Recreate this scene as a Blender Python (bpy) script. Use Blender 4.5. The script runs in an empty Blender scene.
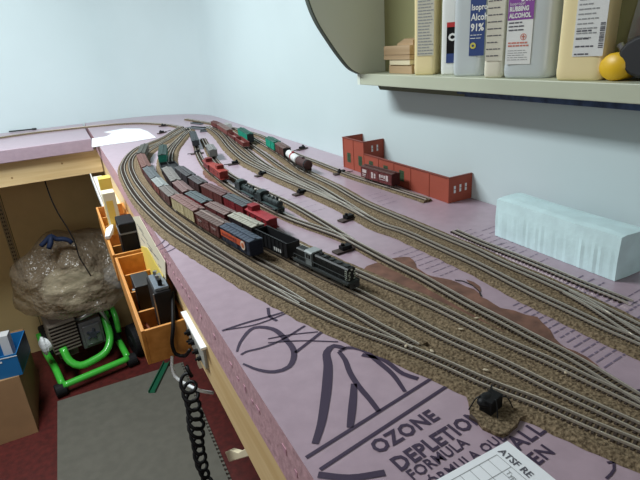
import bpy, bmesh, math, random
from mathutils import Vector, Matrix, noise
random.seed(7)
S = bpy.context.scene
COL = S.collection
# ------------------------------------------------------------------ camera geometry
CH, TZ = 1.53, 1.22            # eye height and table-top height (m)
FPX, PIT, ROL, YAW = 498.0, .376536, .071613, .453671
_f = Vector((math.sin(YAW)*math.cos(PIT), math.cos(YAW)*math.cos(PIT), -math.sin(PIT)))
_r = Vector((math.cos(YAW), -math.sin(YAW), 0)); _d = _f.cross(_r)
_c, _s = math.cos(ROL), math.sin(ROL)
RT = _c*_r + _s*_d; DN = -_s*_r + _c*_d; FW = _f
EYE = Vector((0, 0, CH))
def ray(u, v): return FW + RT*((u-320)/FPX) + DN*((v-240)/FPX)
def Zp(u, v, z=TZ): d = ray(u, v); return EYE + d*((z-CH)/d.z)
def Xp(u, v, x): d = ray(u, v); return EYE + d*(x/d.x)
def Yp(u, v, y): d = ray(u, v); return EYE + d*(y/d.y)
WX, WY = .6975, 2.94           # right wall, back wall

# ------------------------------------------------------------------ materials
MATS = {}
def mat(name, col, rough=.6, metal=0., nz=None, bump=None, coat=0., col2=None, alpha=1., trans=0., spec=.5):
    if name in MATS: return MATS[name]
    m = bpy.data.materials.new(name); m.use_nodes = True
    nt = m.node_tree; b = nt.nodes['Principled BSDF']
    c = (col[0], col[1], col[2], 1)
    b.inputs['Base Color'].default_value = c
    b.inputs['Roughness'].default_value = rough; b.inputs['Metallic'].default_value = metal
    b.inputs['Specular IOR Level'].default_value = spec
    if coat: b.inputs['Coat Weight'].default_value = coat
    if alpha < 1: b.inputs['Alpha'].default_value = alpha
    if trans: b.inputs['Transmission Weight'].default_value = trans
    if nz or bump:
        g = nt.nodes.new('ShaderNodeNewGeometry')
    if nz:
        n = nt.nodes.new('ShaderNodeTexNoise'); n.inputs['Scale'].default_value = nz[0]; n.inputs['Detail'].default_value = 4
        nt.links.new(g.outputs['Position'], n.inputs['Vector'])
        r = nt.nodes.new('ShaderNodeValToRGB')
        a = nz[1]
        c2 = col2 if col2 else tuple(min(1, x*(1+a)) for x in col)
        c1 = col if col2 else tuple(x*(1-a) for x in col)
        r.color_ramp.elements[0].position = .35; r.color_ramp.elements[1].position = .65
        r.color_ramp.elements[0].color = (*c1[:3], 1); r.color_ramp.elements[1].color = (*c2[:3], 1)
        nt.links.new(n.outputs['Fac'], r.inputs['Fac']); nt.links.new(r.outputs['Color'], b.inputs['Base Color'])
    if bump:
        n2 = nt.nodes.new('ShaderNodeTexNoise'); n2.inputs['Scale'].default_value = bump[0]; n2.inputs['Detail'].default_value = 3
        nt.links.new(g.outputs['Position'], n2.inputs['Vector'])
        bp = nt.nodes.new('ShaderNodeBump'); bp.inputs['Strength'].default_value = bump[1]; bp.inputs['Distance'].default_value = bump[2]
        nt.links.new(n2.outputs['Fac'], bp.inputs['Height']); nt.links.new(bp.outputs['Normal'], b.inputs['Normal'])
    MATS[name] = m
    return m
M_FOAM = mat('pink_foam', (.385, .285, .335), .30, nz=(60, .05), bump=(250, .12, .001), spec=.55)
M_FOAMSIDE = mat('pink_foam_cut', (.50, .30, .33), .8, nz=(90, .12), bump=(120, .6, .002))
M_INK = mat('foam_ink', (.050, .034, .062), .65, spec=.25)
M_WALL = mat('wall_paint', (.575, .675, .685), .6, nz=(3, .02))
M_TAN = mat('tan_hardboard', (.72, .54, .25), .7, nz=(5, .08))
M_RED_FLOOR = mat('red_floor', (.085, .010, .008), .55, nz=(40, .25))
M_PINE = mat('pine', (.66, .44, .17), .55)
def wood_grain(m, axis=1, c1=(.64, .44, .20), c2=(.80, .60, .32)):
    nt = m.node_tree; b = nt.nodes['Principled BSDF']
    g = nt.nodes.new('ShaderNodeNewGeometry'); mp = nt.nodes.new('ShaderNodeMapping')
    sc = [60, 60, 60]; sc[axis] = 3
    mp.inputs['Scale'].default_value = sc
    n = nt.nodes.new('ShaderNodeTexNoise'); n.inputs['Scale'].default_value = 1; n.inputs['Detail'].default_value = 4
    r = nt.nodes.new('ShaderNodeValToRGB'); r.color_ramp.elements[0].color = (*c1, 1); r.color_ramp.elements[1].color = (*c2, 1)
    r.color_ramp.elements[0].position = .3; r.color_ramp.elements[1].position = .7
    nt.links.new(g.outputs['Position'], mp.inputs['Vector']); nt.links.new(mp.outputs['Vector'], n.inputs['Vector'])
    nt.links.new(n.outputs['Fac'], r.inputs['Fac']); nt.links.new(r.outputs['Color'], b.inputs['Base Color'])
wood_grain(M_PINE, 1)
M_PINEX = mat('pine_cross', (.66, .44, .17), .55); wood_grain(M_PINEX, 0)
M_BINWOOD = mat('orange_wood', (.5, .22, .05), .45); wood_grain(M_BINWOOD, 1, (.48, .19, .035), (.66, .30, .07))
M_CREAM = mat('cream_wood', (.75, .66, .45), .6)
M_BALLAST = mat('ballast', (.075, .052, .030), .95, nz=(330, .4), col2=(.26, .195, .12), bump=(420, .9, .002), spec=.2)
M_TIE = mat('tie_brown', (.050, .036, .028), .85, spec=.2)
M_RAIL = mat('rail_metal', (.66, .60, .52), .34, metal=.7)
M_MUD = mat('brown_paint', (.16, .075, .05), .75, nz=(45, .3), bump=(90, .5, .001))
M_BLACK = mat('black_plastic', (.008, .008, .009), .5, spec=.18)
M_MATTE = mat('matte_black', (.010, .010, .011), .7, spec=.25)
M_WHITE = mat('white_paint', (.8, .82, .82), .5)
M_PAPER = mat('paper', (.80, .82, .84), .7)
M_SHELF = mat('sage_paint', (.50, .53, .40), .45, nz=(8, .03))
M_SHELFB = mat('olive_back', (.34, .34, .17), .6)
M_CARD = mat('cardboard', (.36, .21, .10), .8, nz=(9, .08))
M_MATG = mat('grey_mat', (.125, .118, .095), .8, nz=(25, .07), bump=(300, .3, .001))
M_GREEN = mat('green_tube', (.06, .50, .05), .3, coat=.4)
M_STEEL = mat('steel', (.55, .56, .57), .3, metal=1)
M_DSTEEL = mat('grey_steel', (.20, .20, .21), .4, metal=.6)

# ------------------------------------------------------------------ mesh helpers
class MB:
    def __init__(s): s.v = []; s.f = []
    def add(s, vs, fs):
        o = len(s.v); s.v += [tuple(v) for v in vs]; s.f += [tuple(i+o for i in f) for f in fs]; return s
    def box(s, x0, x1, y0, y1, z0, z1, mx=None):
        vs = [Vector(p) for p in ((x0,y0,z0),(x1,y0,z0),(x1,y1,z0),(x0,y1,z0),(x0,y0,z1),(x1,y0,z1),(x1,y1,z1),(x0,y1,z1))]
        if mx: vs = [mx @ v for v in vs]
        return s.add(vs, [(0,3,2,1),(4,5,6,7),(0,1,5,4),(1,2,6,5),(2,3,7,6),(3,0,4,7)])
    def cyl(s, a, b, r, n=12, r2=None, cap=True):
        a, b = Vector(a), Vector(b); d = (b-a).normalized()
        u = d.orthogonal().normalized(); w = d.cross(u); r2 = r if r2 is None else r2
        vs = []
        for k in range(n):
            t = 2*math.pi*k/n; e = u*math.cos(t)+w*math.sin(t)
            vs.append(a+e*r); vs.append(b+e*r2)
        fs = [(2*k, 2*((k+1) % n), 2*((k+1) % n)+1, 2*k+1) for k in range(n)]
        if cap: fs += [tuple(2*k for k in range(n))[::-1], tuple(2*k+1 for k in range(n))]
        return s.add(vs, fs)
    def tube(s, pts, r, n=8):
        pts = [Vector(p) for p in pts]; N = len(pts); vs = []; up = None
        for i, p in enumerate(pts):
            d = (pts[min(i+1, N-1)]-pts[max(i-1, 0)]).normalized()
            if up is None: up = d.orthogonal().normalized()
            up = (up - d*up.dot(d)).normalized(); w = d.cross(up)
            rr = r[i] if isinstance(r, (list, tuple)) else r
            for k in range(n):
                t = 2*math.pi*k/n; vs.append(p+(up*math.cos(t)+w*math.sin(t))*rr)
        fs = [(i*n+k, i*n+(k+1) % n, (i+1)*n+(k+1) % n, (i+1)*n+k) for i in range(N-1) for k in range(n)]
        fs += [tuple(range(n))[::-1], tuple((N-1)*n+k for k in range(n))]
        return s.add(vs, fs)
    def loft(s, rings, cap=True):
        n = len(rings[0]); vs = [p for r in rings for p in r]
        fs = [(i*n+k, i*n+(k+1) % n, (i+1)*n+(k+1) % n, (i+1)*n+k) for i in range(len(rings)-1) for k in range(n)]
        if cap: fs += [tuple(range(n))[::-1], tuple((len(rings)-1)*n+k for k in range(n))]
        return s.add(vs, fs)
    def prism(s, poly, z0, z1):       # poly in xy
        n = len(poly)
        vs = [(p[0], p[1], z0) for p in poly]+[(p[0], p[1], z1) for p in poly]
        fs = [tuple(range(n))[::-1], tuple(range(n, 2*n))]+[(k, (k+1) % n, n+(k+1) % n, n+k) for k in range(n)]
        return s.add(vs, fs)
    def sphere(s, c, r, n=12, m=8, sc=(1,1,1)):
        vs = []; c = Vector(c)
        for i in range(1, m):
            a = math.pi*i/m
            for k in range(n):
                t = 2*math.pi*k/n
                vs.append(c+Vector((math.sin(a)*math.cos(t)*r*sc[0], math.sin(a)*math.sin(t)*r*sc[1], math.cos(a)*r*sc[2])))
        vs.append(c+Vector((0,0,r*sc[2]))); vs.append(c-Vector((0,0,r*sc[2])))
        T, B = len(vs)-2, len(vs)-1
        fs = [((i*n+k), ((i+1)*n+k), ((i+1)*n+(k+1) % n), (i*n+(k+1) % n)) for i in range(m-2) for k in range(n)]
        fs += [(T, k, (k+1) % n) for k in range(n)]+[(B, (m-2)*n+(k+1) % n, (m-2)*n+k) for k in range(n)]
        return s.add(vs, fs)
def link(name, me, m, parent=None, label=None):
    o = bpy.data.objects.new(name, me); COL.objects.link(o)
    if m is not None:
        me.materials.clear(); me.materials.append(m)
    if parent: o.parent = parent
    if label: o['label'] = label
    return o
def obj(name, mb, m, parent=None, label=None, smooth=False, off=None, bevel=0, fix=True):
    me = bpy.data.meshes.new(name)
    vs = mb.v if off is None else [tuple(Vector(v)-off) for v in mb.v]
    me.from_pydata(vs, [], mb.f)
    if fix:
        bm = bmesh.new(); bm.from_mesh(me); bmesh.ops.recalc_face_normals(bm, faces=bm.faces); bm.to_mesh(me); bm.free()
    if smooth:
        for p in me.polygons: p.use_smooth = True
    o = link(name, me, m, parent, label)
    if bevel:
        b = o.modifiers.new('bevel', 'BEVEL'); b.width = bevel; b.segments = 2; b.limit_method = 'ANGLE'
    return o
def tag(o, label, cat, group=None, kind=None):
    o['label'] = label; o['category'] = cat
    if group: o['group'] = group
    if kind: o['kind'] = kind
    return o
def thing(name, label, cat, loc=(0,0,0), rz=0, group=None):
    o = bpy.data.objects.new(name, None); COL.objects.link(o); o.empty_display_size = .02
    o.location = loc; o.rotation_euler = (0, 0, rz)
    return tag(o, label, cat, group)
def struct(name, mb, m, smooth=False, fix=True):
    o = obj(name, mb, m, None, None, smooth, fix=fix); o['kind'] = 'structure'; return o
def text_mb(body, size, ox, oy, origin, ux, uy, un, bold=0., lift=.0004, align='LEFT', spacing=1., thick=.0003):
    cu = bpy.data.curves.new('t', 'FONT'); cu.body = body; cu.size = size; cu.offset = bold; cu.align_x = align
    cu.space_character = spacing; cu.resolution_u = 2
    to = bpy.data.objects.new('t', cu); COL.objects.link(to)
    dg = bpy.context.evaluated_depsgraph_get(); me = bpy.data.meshes.new_from_object(to.evaluated_get(dg))
    mb = MB(); origin, ux, uy, un = Vector(origin), Vector(ux), Vector(uy), Vector(un)
    mb.add([origin+ux*(v.co.x+ox)+uy*(v.co.y+oy)+un*lift for v in me.vertices], [tuple(p.vertices) for p in me.polygons])
    bpy.data.objects.remove(to); bpy.data.curves.remove(cu); bpy.data.meshes.remove(me)
    return mb
def crom(pts, step=.004):
    P = [Vector(p) for p in pts]; P = [P[0]*2-P[1]]+P+[P[-1]*2-P[-2]]; out = []
    for i in range(1, len(P)-2):
        p0, p1, p2, p3 = P[i-1:i+3]; n = max(2, int((p2-p1).length/step))
        t0 = 0; t1 = t0+max(1e-5, (p1-p0).length**.5); t2 = t1+max(1e-5, (p2-p1).length**.5); t3 = t2+max(1e-5, (p3-p2).length**.5)
        for k in range(n):
            t = t1+(t2-t1)*k/n
            A1 = p0*((t1-t)/(t1-t0))+p1*((t-t0)/(t1-t0)); A2 = p1*((t2-t)/(t2-t1))+p2*((t-t1)/(t2-t1)); A3 = p2*((t3-t)/(t3-t2))+p3*((t-t2)/(t3-t2))
            B1 = A1*((t2-t)/(t2-t0))+A2*((t-t0)/(t2-t0)); B2 = A2*((t3-t)/(t3-t1))+A3*((t-t1)/(t3-t1))
            out.append(B1*((t2-t)/(t2-t1))+B2*((t-t1)/(t2-t1)))
    out.append(P[-2]); return out
def resample(pts, step):
    out = [pts[0].copy()]; acc = 0
    for a, b in zip(pts, pts[1:]):
        L = (b-a).length; t = step-acc
        while t <= L:
            out.append(a+(b-a)*(t/L)); t += step
        acc = (acc+L) % step if L else acc
    return out
def smooth_pts(pts, it):
    for _ in range(it):
        q = [pts[0]]+[(pts[i-1]+pts[i]*2+pts[i+1])/4 for i in range(1, len(pts)-1)]+[pts[-1]]
        pts = q
    return pts
# ------------------------------------------------------------------ room
mb = MB(); mb.add([(-2.2,-1.6,0),(1.2,-1.6,0),(1.2,WY+.1,0),(-2.2,WY+.1,0)], [(0,1,2,3)]); struct('floor', mb, M_RED_FLOOR)
mb = MB(); mb.add([(-2.2,-1.6,2.5),(1.2,-1.6,2.5),(1.2,WY+.1,2.5),(-2.2,WY+.1,2.5)], [(0,3,2,1)])
struct('ceiling', mb, mat('ceiling_white', (.55,.57,.57), .8))
mb = MB(); mb.add([(WX,-1.6,0),(WX,WY-.42,0),(WX,WY-.42,2.5),(WX,-1.6,2.5)], [(0,1,2,3)]); struct('wall_right', mb, M_WALL)
mb = MB(); mb.add([(-2.2,WY,1.0),(WX-.42,WY,1.0),(WX-.42,WY,2.5),(-2.2,WY,2.5)], [(0,3,2,1)]); struct('wall_back', mb, M_WALL)
mb = MB(); n = 16; R = .42; vs = []
for k in range(n+1):
    a = math.pi/2*k/n; x = WX-R+R*math.cos(a); y = WY-R+R*math.sin(a); vs += [(x,y,0 if k == 0 else 0),(x,y,2.5)]
mb.add(vs, [(2*k, 2*k+2, 2*k+3, 2*k+1) for k in range(n)]); struct('wall_corner', mb, M_WALL, smooth=True)
mb = MB(); mb.box(-2.2, WX-.42, WY-.006, WY+.02, 0, 1.06); struct('wall_back_lower', mb, M_TAN)

# ------------------------------------------------------------------ layout table
XE, XW = .110, WX-.001
FT = .0615
Y0 = -.12
tb = thing('layout_table', 'long train layout table topped with pink foam board along the right wall', 'table', (XE, 1.2, 0))
O = Vector(tb.location)
n = 12; R2 = .42
poly = [(XE, Y0), (XW, Y0), (XW, WY-R2)]
for k in range(1, n+1):
    a = math.pi/2*k/n; poly.append((WX-R2+(R2-.002)*math.cos(a), WY-R2+(R2-.002)*math.sin(a)))
poly += [(XE, WY-.002)]
mb = MB(); mb.prism(poly, TZ-FT, TZ)
foam = obj('foam_board', mb, M_FOAM, tb, 'pink foam board printed with dark lettering', off=O)
foam.data.materials.append(M_FOAMSIDE)
for p in foam.data.polygons:
    if abs(p.normal.z) < .5: p.material_index = 1
mb = MB(); mb.box(XE+.012, XE+.031, Y0, 2.36, 1.022, TZ-FT-.0004); obj('frame_rail', mb, M_PINE, tb, 'yellow pine side rail', off=O, bevel=.001)
mb = MB()
for yy in (.9, 1.6, 2.3): mb.box(XE+.031, XW, yy, yy+.019, 1.03, TZ-FT-.0004)
obj('cross_joist', mb, M_PINEX, tb, off=O)
for yy in (.2, 2.25):
    mb = MB(); mb.box(XE+.24, XE+.278, yy, yy+.04, 0, 1.03); obj('leg', mb, M_CREAM, tb, off=O)
    mb = MB(); mb.box(XW-.06, XW-.022, yy, yy+.04, 0, 1.03); obj('leg', mb, M_CREAM, tb, off=O)
P = [Xp(u, v, .128) for u, v in ((225,452),(229,450),(238,453),(249,446),(250,456),(229,462))]
n = len(P); mb = MB(); mb.add(P+[p+Vector((.010,0,0)) for p in P], [tuple(range(n)), tuple(range(2*n-1,n-1,-1))]+[(k,(k+1)%n,n+(k+1)%n,n+k) for k in range(n)])
obj('bracket', mb, M_CREAM, tb, 'small cream wooden bracket under the rail', off=O, bevel=.001)

def ink(name, mb, parent=foam): 
    return obj(name, mb, M_INK, parent, off=O, fix=False)
def stroke(px, w, z=TZ+.0005, world=None, n=None):
    """flat ink stroke, width w, along table points"""
    P = world if world else [Zp(u, v) for u, v in px]
    if len(P) > 2: P = crom(P, .006)
    vs = []; N = len(P)
    for i, p in enumerate(P):
        d = (P[min(i+1, N-1)]-P[max(i-1, 0)]); d.z = 0; d.normalize(); q = Vector((-d.y, d.x, 0))
        ww = w[0]+(w[1]-w[0])*math.sin(math.pi*i/(N-1)) if isinstance(w, tuple) else w
        vs += [(p.x+q.x*ww/2, p.y+q.y*ww/2, z), (p.x-q.x*ww/2, p.y-q.y*ww/2, z)]
    return MB().add(vs, [(2*i+1, 2*i+3, 2*i+2, 2*i) for i in range(N-1)])
# big printed doodle lines (plain generic strokes)
STROKES = [
 ([(222,331),(246,323),(268,317),(288,311)], .0035), ([(226,330),(255,325),(285,314)], .0025),
 ([(237,352),(240,343),(254,328),(272,329),(285,339),(294,352),(289,367),(275,372),(258,370),(243,364)], (.0025,.007)),
 ([(241,355),(246,352),(262,348),(280,341),(305,326)], .003), ([(295,353),(308,343),(322,332)], .004),
 ([(268,339),(290,335),(318,332)], .002), ([(268,343),(300,341),(338,342)], .002),
 ([(345,349),(334,346),(327,352),(328,366),(327,385),(325,402),(321,425),(315,444)], (.006,.010)),
 ([(339,352),(345,360),(350,373),(359,387),(370,400),(379,412)], (.005,.006)),
 ([(339,352),(347,348),(362,350),(378,362),(393,375),(405,392)], (.004,.006)),
 ([(354,384),(353,400),(350,428)], (.006,.0075)),
 ([(362,355),(383,360),(403,374),(418,379)], .0055),
 ([(268,308),(270,317),(277,321)], .004),
 ([(205,247),(198,250),(190,252)], .003), ([(168,236),(162,243),(156,247)], .0025), ([(174,240),(166,247),(160,250)], .0025), ([(181,244),(172,250),(165,253)], .0025),
 ([(318,475),(350,478),(385,473)], .006),
 ([(635,392),(655,388)], .004), ([(612,455),(614,470),(606,479)], .002), ([(607,463),(616,462)], .002),
]
for i, (px, w) in enumerate(STROKES): ink('printed_stroke', stroke(px, w))
for a, b in (((306,458),(434,377)), ((320,470),(452,383))): ink('printed_border', stroke([a, b], .0035))
# lettering: every line runs across the board
ux = Vector((math.cos(math.radians(5)), math.sin(math.radians(5)), 0)); uy = Vector((-ux.y, ux.x, 0)); un = Vector((0,0,1))
def letter(body, px, size, bold, sp=1., stretch=1.): 
    ink('printed_lettering', text_mb(body, size, 0, 0, Zp(*px), ux*stretch, uy, un, bold, .0005, spacing=sp))
letter('OZONE', (378,454.5), .0198, .0007, 1.06, .94)
letter('DEPLETION', (400,472), .0198, .0007, 1.06, .90)
letter('FORMULA', (413,481), .0140, .0003, 1.05, .93)
letter('FÓRMULA QUE', (427,493), .0125, .0003, 1.12, .95)
letter('ALL', (519,451), .0200, .0005, 1.1)
letter('EN', (538,466), .0165, .0004, 1.1)
# blocks of small print, too small to read: rows of fine dashes
def small_print(pa, pb, n, ln, w=.0012):
    A, B = Zp(*pa), Zp(*pb); mb = MB()
    for k in range(n):
        p = A.lerp(B, k/(n-1)); x = 0; L = ln*random.uniform(.7, 1.0)
        while x < L:
            l = random.uniform(.006, .016)
            q = p+ux*x; e = q+ux*min(l, L-x+.001)
            mb.add([(q-uy*w/2)+Vector((0,0,.0004)), (e-uy*w/2)+Vector((0,0,.0004)), (e+uy*w/2)+Vector((0,0,.0004)), (q+uy*w/2)+Vector((0,0,.0004))], [(0,1,2,3)])
            x += l+.0022
    obj('small_print', mb, mat('small_ink', (.17,.13,.19), .6), foam, off=O, fix=False)
small_print((393,254),(440,276), 8, .05)
small_print((513,306),(604,368), 15, .062, .0018)
small_print((455,235),(500,256), 8, .05)
small_print((482,231),(520,246), 6, .06)
small_print((368,196),(382,205), 4, .045)
small_print((288,200),(312,212), 4, .03)
small_print((566,284),(640,330), 9, .05, .0022)
small_print((500,245),(540,262), 5, .02)
small_print((622,300),(640,310), 3, .05)
small_print((262,190),(275,197), 3, .03)
# faint lettering along the sawn front edge of the board
for k in range(46):
    y = .1+k*.022+random.uniform(0,.006)
    if random.random() < .75:
        z = TZ-.028+random.uniform(-.004,.004); mb = MB(); mb.box(XE-.0006, XE+.001, y, y+random.uniform(.004,.011), z, z+random.uniform(.003,.008)); obj('edge_print', mb, mat('edge_print', (.48,.26,.32), .8), foam, off=O)
# painted brown earth patches
def patch(outline, name='painted_patch', z=.0008):
    P = [Zp(u, v) for u, v in outline]; P = crom(P+[P[0]], .01)[:-1]
    P = [p+Vector((noise.noise(p*70), noise.noise(p*70+Vector((9,9,9))), 0))*.005 for p in P]
    mb = MB(); mb.add([(p.x,p.y,TZ+z) for p in P], [tuple(range(len(P)))])
    obj(name, mb, M_MUD, foam, 'brown earth paint on the foam', off=O, fix=False)
patch([(395,258),(410,258),(418,268),(432,277),(452,281),(472,290),(492,304),(512,312),(538,318),(548,330),(560,345),(575,352),(600,372),(595,382),(560,366),(520,342),(480,326),(440,305),(404,291),(378,279),(362,272),(368,266),(384,262)])
patch([(466,281),(474,283),(480,292),(476,292),(470,285)], z=.0012)
patch([(205,168),(225,181),(250,199),(275,215),(272,219),(245,203),(220,187),(203,174)])

# ------------------------------------------------------------------ extension wing
wg = thing('layout_extension', 'table extension with pink foam top running left along the back wall', 'table', (-.5, 2.6, 0))
O2 = Vector(wg.location); yw = 2.325
mb = MB(); mb.box(-1.4, XE-.012, yw, WY-.002, TZ-.052, TZ-.001)
wf = obj('foam_board', mb, M_FOAM, wg, off=O2, bevel=.002)
wf.data.materials.append(M_FOAMSIDE)
mb = MB(); mb.box(-1.4, XE+.008, yw+.03, yw+.05, 1.068, TZ-.0525); obj('frame_board', mb, M_PINEX, wg, 'knotty yellow pine front board', off=O2, bevel=.001)
mb = MB(); mb.box(-1.4, XE+.008, yw+.045, WY-.01, TZ-.075, TZ-.0526, None); obj('deck_board', mb, M_PINEX, wg, off=O2)
for k, (u, v) in enumerate(((62,163.5),(12,178))):
    p = Yp(u, v, yw+.0298); mb = MB(); mb.cyl((p.x, p.y+.001, p.z), (p.x, p.y-.0002, p.z), .004, 10); obj('knot', mb, mat('knot', (.32,.17,.06), .6), wg, off=O2)
mb = MB(); mb.box(-1.35, -1.31, WY-.09, WY-.05, 0, TZ-.0755); obj('leg', mb, M_CREAM, wg, off=O2)
# white sheet bridging the two boards
o = [(92,147.5),(92,139),(106,137),(112,134),(104,132.5),(124,129),(140,129),(148,132),(156,138),(135,141.5),(112,144.5)]
P = [Zp(u, v) for u, v in o]
mb = MB(); mb.prism([(p.x,p.y) for p in P], TZ+.0006, TZ+.0022)
tag(obj('white_sheet', mb, mat('bright_white', (.86,.90,.92), .5)), 'bright white paper sheet lying where the two foam boards meet', 'sheet')
# ------------------------------------------------------------------ tracks
RZ = TZ+.0080       # rail top
TG = 'model railroad tracks'
TR = {}
def track(key, px, label, ballast=.0225, ties=True, lift=0., spacing=.0046, sm=10, bh=.0046):
    P = [Zp(u, v, RZ-.001) for u, v in px]
    P = smooth_pts(resample(crom(P, .004), .006), sm)
    for p in P: p.z = 0
    TR[key] = P; N = len(P)
    t = thing('model_track', label, 'track', (P[N//2].x, P[N//2].y, TZ), 0, TG); off = Vector(t.location)
    tn = []
    for i in range(N):
        d = (P[min(i+1, N-1)]-P[max(i-1, 0)]).normalized(); tn.append((d, Vector((-d.y, d.x, 0))))
    z1 = TZ+bh+lift
    if ballast:
        vs = []
        for i, p in enumerate(P):
            q = tn[i][1]; w = ballast if key != 'A' else .0150+.0085*max(0, min(1, (1.25-p.y)/.45)); j1 = 1+.10*noise.noise(p*60); j2 = 1+.10*noise.noise(p*60+Vector((5,3,1)))
            for s, z in ((-w*j1, TZ+.0002), (-w*.72*j1, z1), (0, z1+.0002), (w*.72*j2, z1), (w*j2, TZ+.0002)):
                vs.append((p.x+q.x*s, p.y+q.y*s, z))
        fs = [(5*i+k, 5*i+k+1, 5*i+k+6, 5*i+k+5) for i in range(N-1) for k in range(4)]+[(0,1,2,3,4), tuple(5*(N-1)+k for k in (4,3,2,1,0))]
        mb = MB(); mb.add(vs, fs); obj('ballast', mb, M_BALLAST, t, off=off)
    else: z1 = TZ+.0012
    if ties:
        mb = MB(); T = resample(P, spacing)
        for i in range(len(T)-1):
            d = (T[i+1]-T[i]).normalized(); q = Vector((-d.y, d.x, 0)); p = T[i]; hw = .0084
            c = [p-q*hw-d*.0011, p-q*hw+d*.0011, p+q*hw+d*.0011, p+q*hw-d*.0011]
            mb.add([(v.x,v.y,z1-.0006) for v in c]+[(v.x,v.y,z1+.0011) for v in c], [(0,1,2,3),(7,6,5,4),(0,4,5,1),(1,5,6,2),(2,6,7,3),(3,7,4,0)])
        obj('ties', mb, M_TIE, t, off=off, fix=False)
    zt = z1+.0011
    for s in (-1, 1):
        vs = []
        for i, p in enumerate(P):
            q = tn[i][1]
            for o_, z in ((-.0009, zt-.0002), (.0009, zt-.0002), (.0007, zt+.0021), (-.0007, zt+.0021)):
                o2 = s*.0049+o_; vs.append((p.x+q.x*o2, p.y+q.y*o2, z))
        fs = [(4*i+k, 4*i+(k+1) % 4, 4*i+4+(k+1) % 4, 4*i+4+k) for i in range(N-1) for k in range(4)]+[(0,1,2,3), tuple(4*(N-1)+k for k in (3,2,1,0))]
        mb = MB(); mb.add(vs, fs); obj('rail', mb, M_RAIL, t, off=off)
    return t
track('A', [(181,126),(172,131.5),(163,137),(150,142.5),(138,147),(130,153),(125,160),(122.5,168),(127.5,182.5),(136,196),(146,207.5),(151,212.5),(170.6,229.7),(194.4,244.9),(218.8,259.2),(257.5,281),(281.3,293.1),(300,302.4),(332,318),(345,323.7),(370,333.5),(391,341),(417.5,351.6),(455,367.5),(477.5,378),(500,387.5),(537.5,400.6),(581,420),(640,444),(700,468)],
      'outermost model track nearest the left table edge, running to the bottom right', lift=.00012)
track('B', [(184,127.5),(175,133),(165,139.5),(150,146),(140,150.5),(133,156),(130.5,165),(135,178),(144,190.5),(155,203.5),(165,212.3),(181,224.5),(200,238.5),(222,253),(250,270.5),(275,285),(305,303.5)],
      'second model track from the left edge, merging into the outermost one', lift=.00004)
track('C', [(186,128),(178,133),(168,139),(156,146),(147,152),(142.5,159),(143.5,168),(149,178),(157,188.5),(166,198.7),(177,209),(195,221.5),(213,233),(236,246.5),(254,257.3),(262.5,262),(281,271.5),(300,281.5),(321,293.7),(340,304.3),(357.5,313.5),(375,323.8),(390,331.8),(404,339),(418,347)],
      'model track under the boxcar string that ends with the orange and blue refrigerator car', lift=.00020)
track('D', [(188,128.5),(183,134),(176,140.5),(169,147.5),(165,154),(163.6,161),(164.2,168.5),(168,177.8),(174,187.3),(181,195.5),(191,204.5),(207,214.3),(232,228),(259,242.5),(280,253),(300,263.3),(320,273.5),(340,283),(356,290.5),(370,297.5),(391,308),(402.5,317-3),(430,328.7),(455,341),(477.5,350.6),(510,365.6),(543.7,382.7),(575,397.5),(610,413),(640,427),(700,455)],
      'model track under the black diesel locomotive', lift=.00008)
track('E', [(190,129),(185,134),(179,141),(173,149),(170.5,157),(171.2,165.5),(176,173),(185,181),(196,189),(209,198),(227,207),(249,219),(268,229.5),(300,246),(330,260),(360,273),(377,280.5),(420,298.8),(450.6,313.5),(481,329),(502.5,340),(537.5,355),(562.5,366),(583,376.5),(610,388.7),(640,403),(700,431)],
      'model track behind the diesel locomotive, under the string ending in the red caboose', lift=.00016)
track('F', [(188,128),(193,137),(196,146),(199,155),(207,167.5),(222,180),(240,192),(262,204),(288.7,216.8),(311,225),(330,231.5),(347,238),(362,246),(392.5,262),(417.5,274),(452.5,293.7),(477.5,307.5),(502.5,320),(541,340.6),(570,355),(600,373),(633,393.5),(660,409)],
      'model track under the two steam locomotives, crossing the brown painted patch', lift=.00002, ballast=.0095)
track('G', [(203,138),(207,146),(213,157),(222,167.5),(232,175.5),(250,185),(270,193.5),(295,205.5),(320,220),(338,231),(352,240.5)],
      'short model track behind the steam locomotives with the grey car on it', lift=.00014, ballast=.013)
track('I', [(206,126),(213,130),(220,136),(230,148),(245,160.5),(261,168.5),(280,177),(311,190),(342.5,203.5),(370.6,218.3),(385,225.3),(400,229.5),(440,247),(480,265),(513,282),(543.7,297.5),(565.6,307.3),(609,328),(640,341),(700,368)],
      'lowest through track of the upper yard beside the pink gap of small print', lift=.00006)
track('T2', [(222,131),(228,138),(236,146.5),(251,158.5),(267.5,167.5),(295,181),(318,191),(345,204.5)],
      'yard track second from the lower side, merging below the brown tank cars', lift=.00018, ballast=.013)
track('T3', [(214,127),(222,131),(232,138),(245,147.5),(257.5,158),(270,166.5),(287,175.5),(308,186),(335,199.5)],
      'yard track with the pair of red gondolas on it', lift=.00010, ballast=.013)
track('T4', [(227,128.5),(237,134.5),(250,143.5),(264,153.5),(282.5,166.5),(300,177),(317.5,185.5),(336,196.5),(352,206.5),(368,217)],
      'yard track behind the red gondolas with the first green boxcar', lift=.00022, ballast=.013)
track('J', [(236,128.5),(250,136),(262,143),(275,150.5),(290,160.5),(301,169),(316,176.5),(335,185.5),(361,200.5),(375,207),(400,217.3),(437.5,233.3),(480,251),(500,261),(537.5,277),(577,295),(597.5,305),(622.5,317.5),(640,326.5),(700,356)],
      'long upper yard track under the second green boxcar and the white tank car', lift=.00003)
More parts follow.
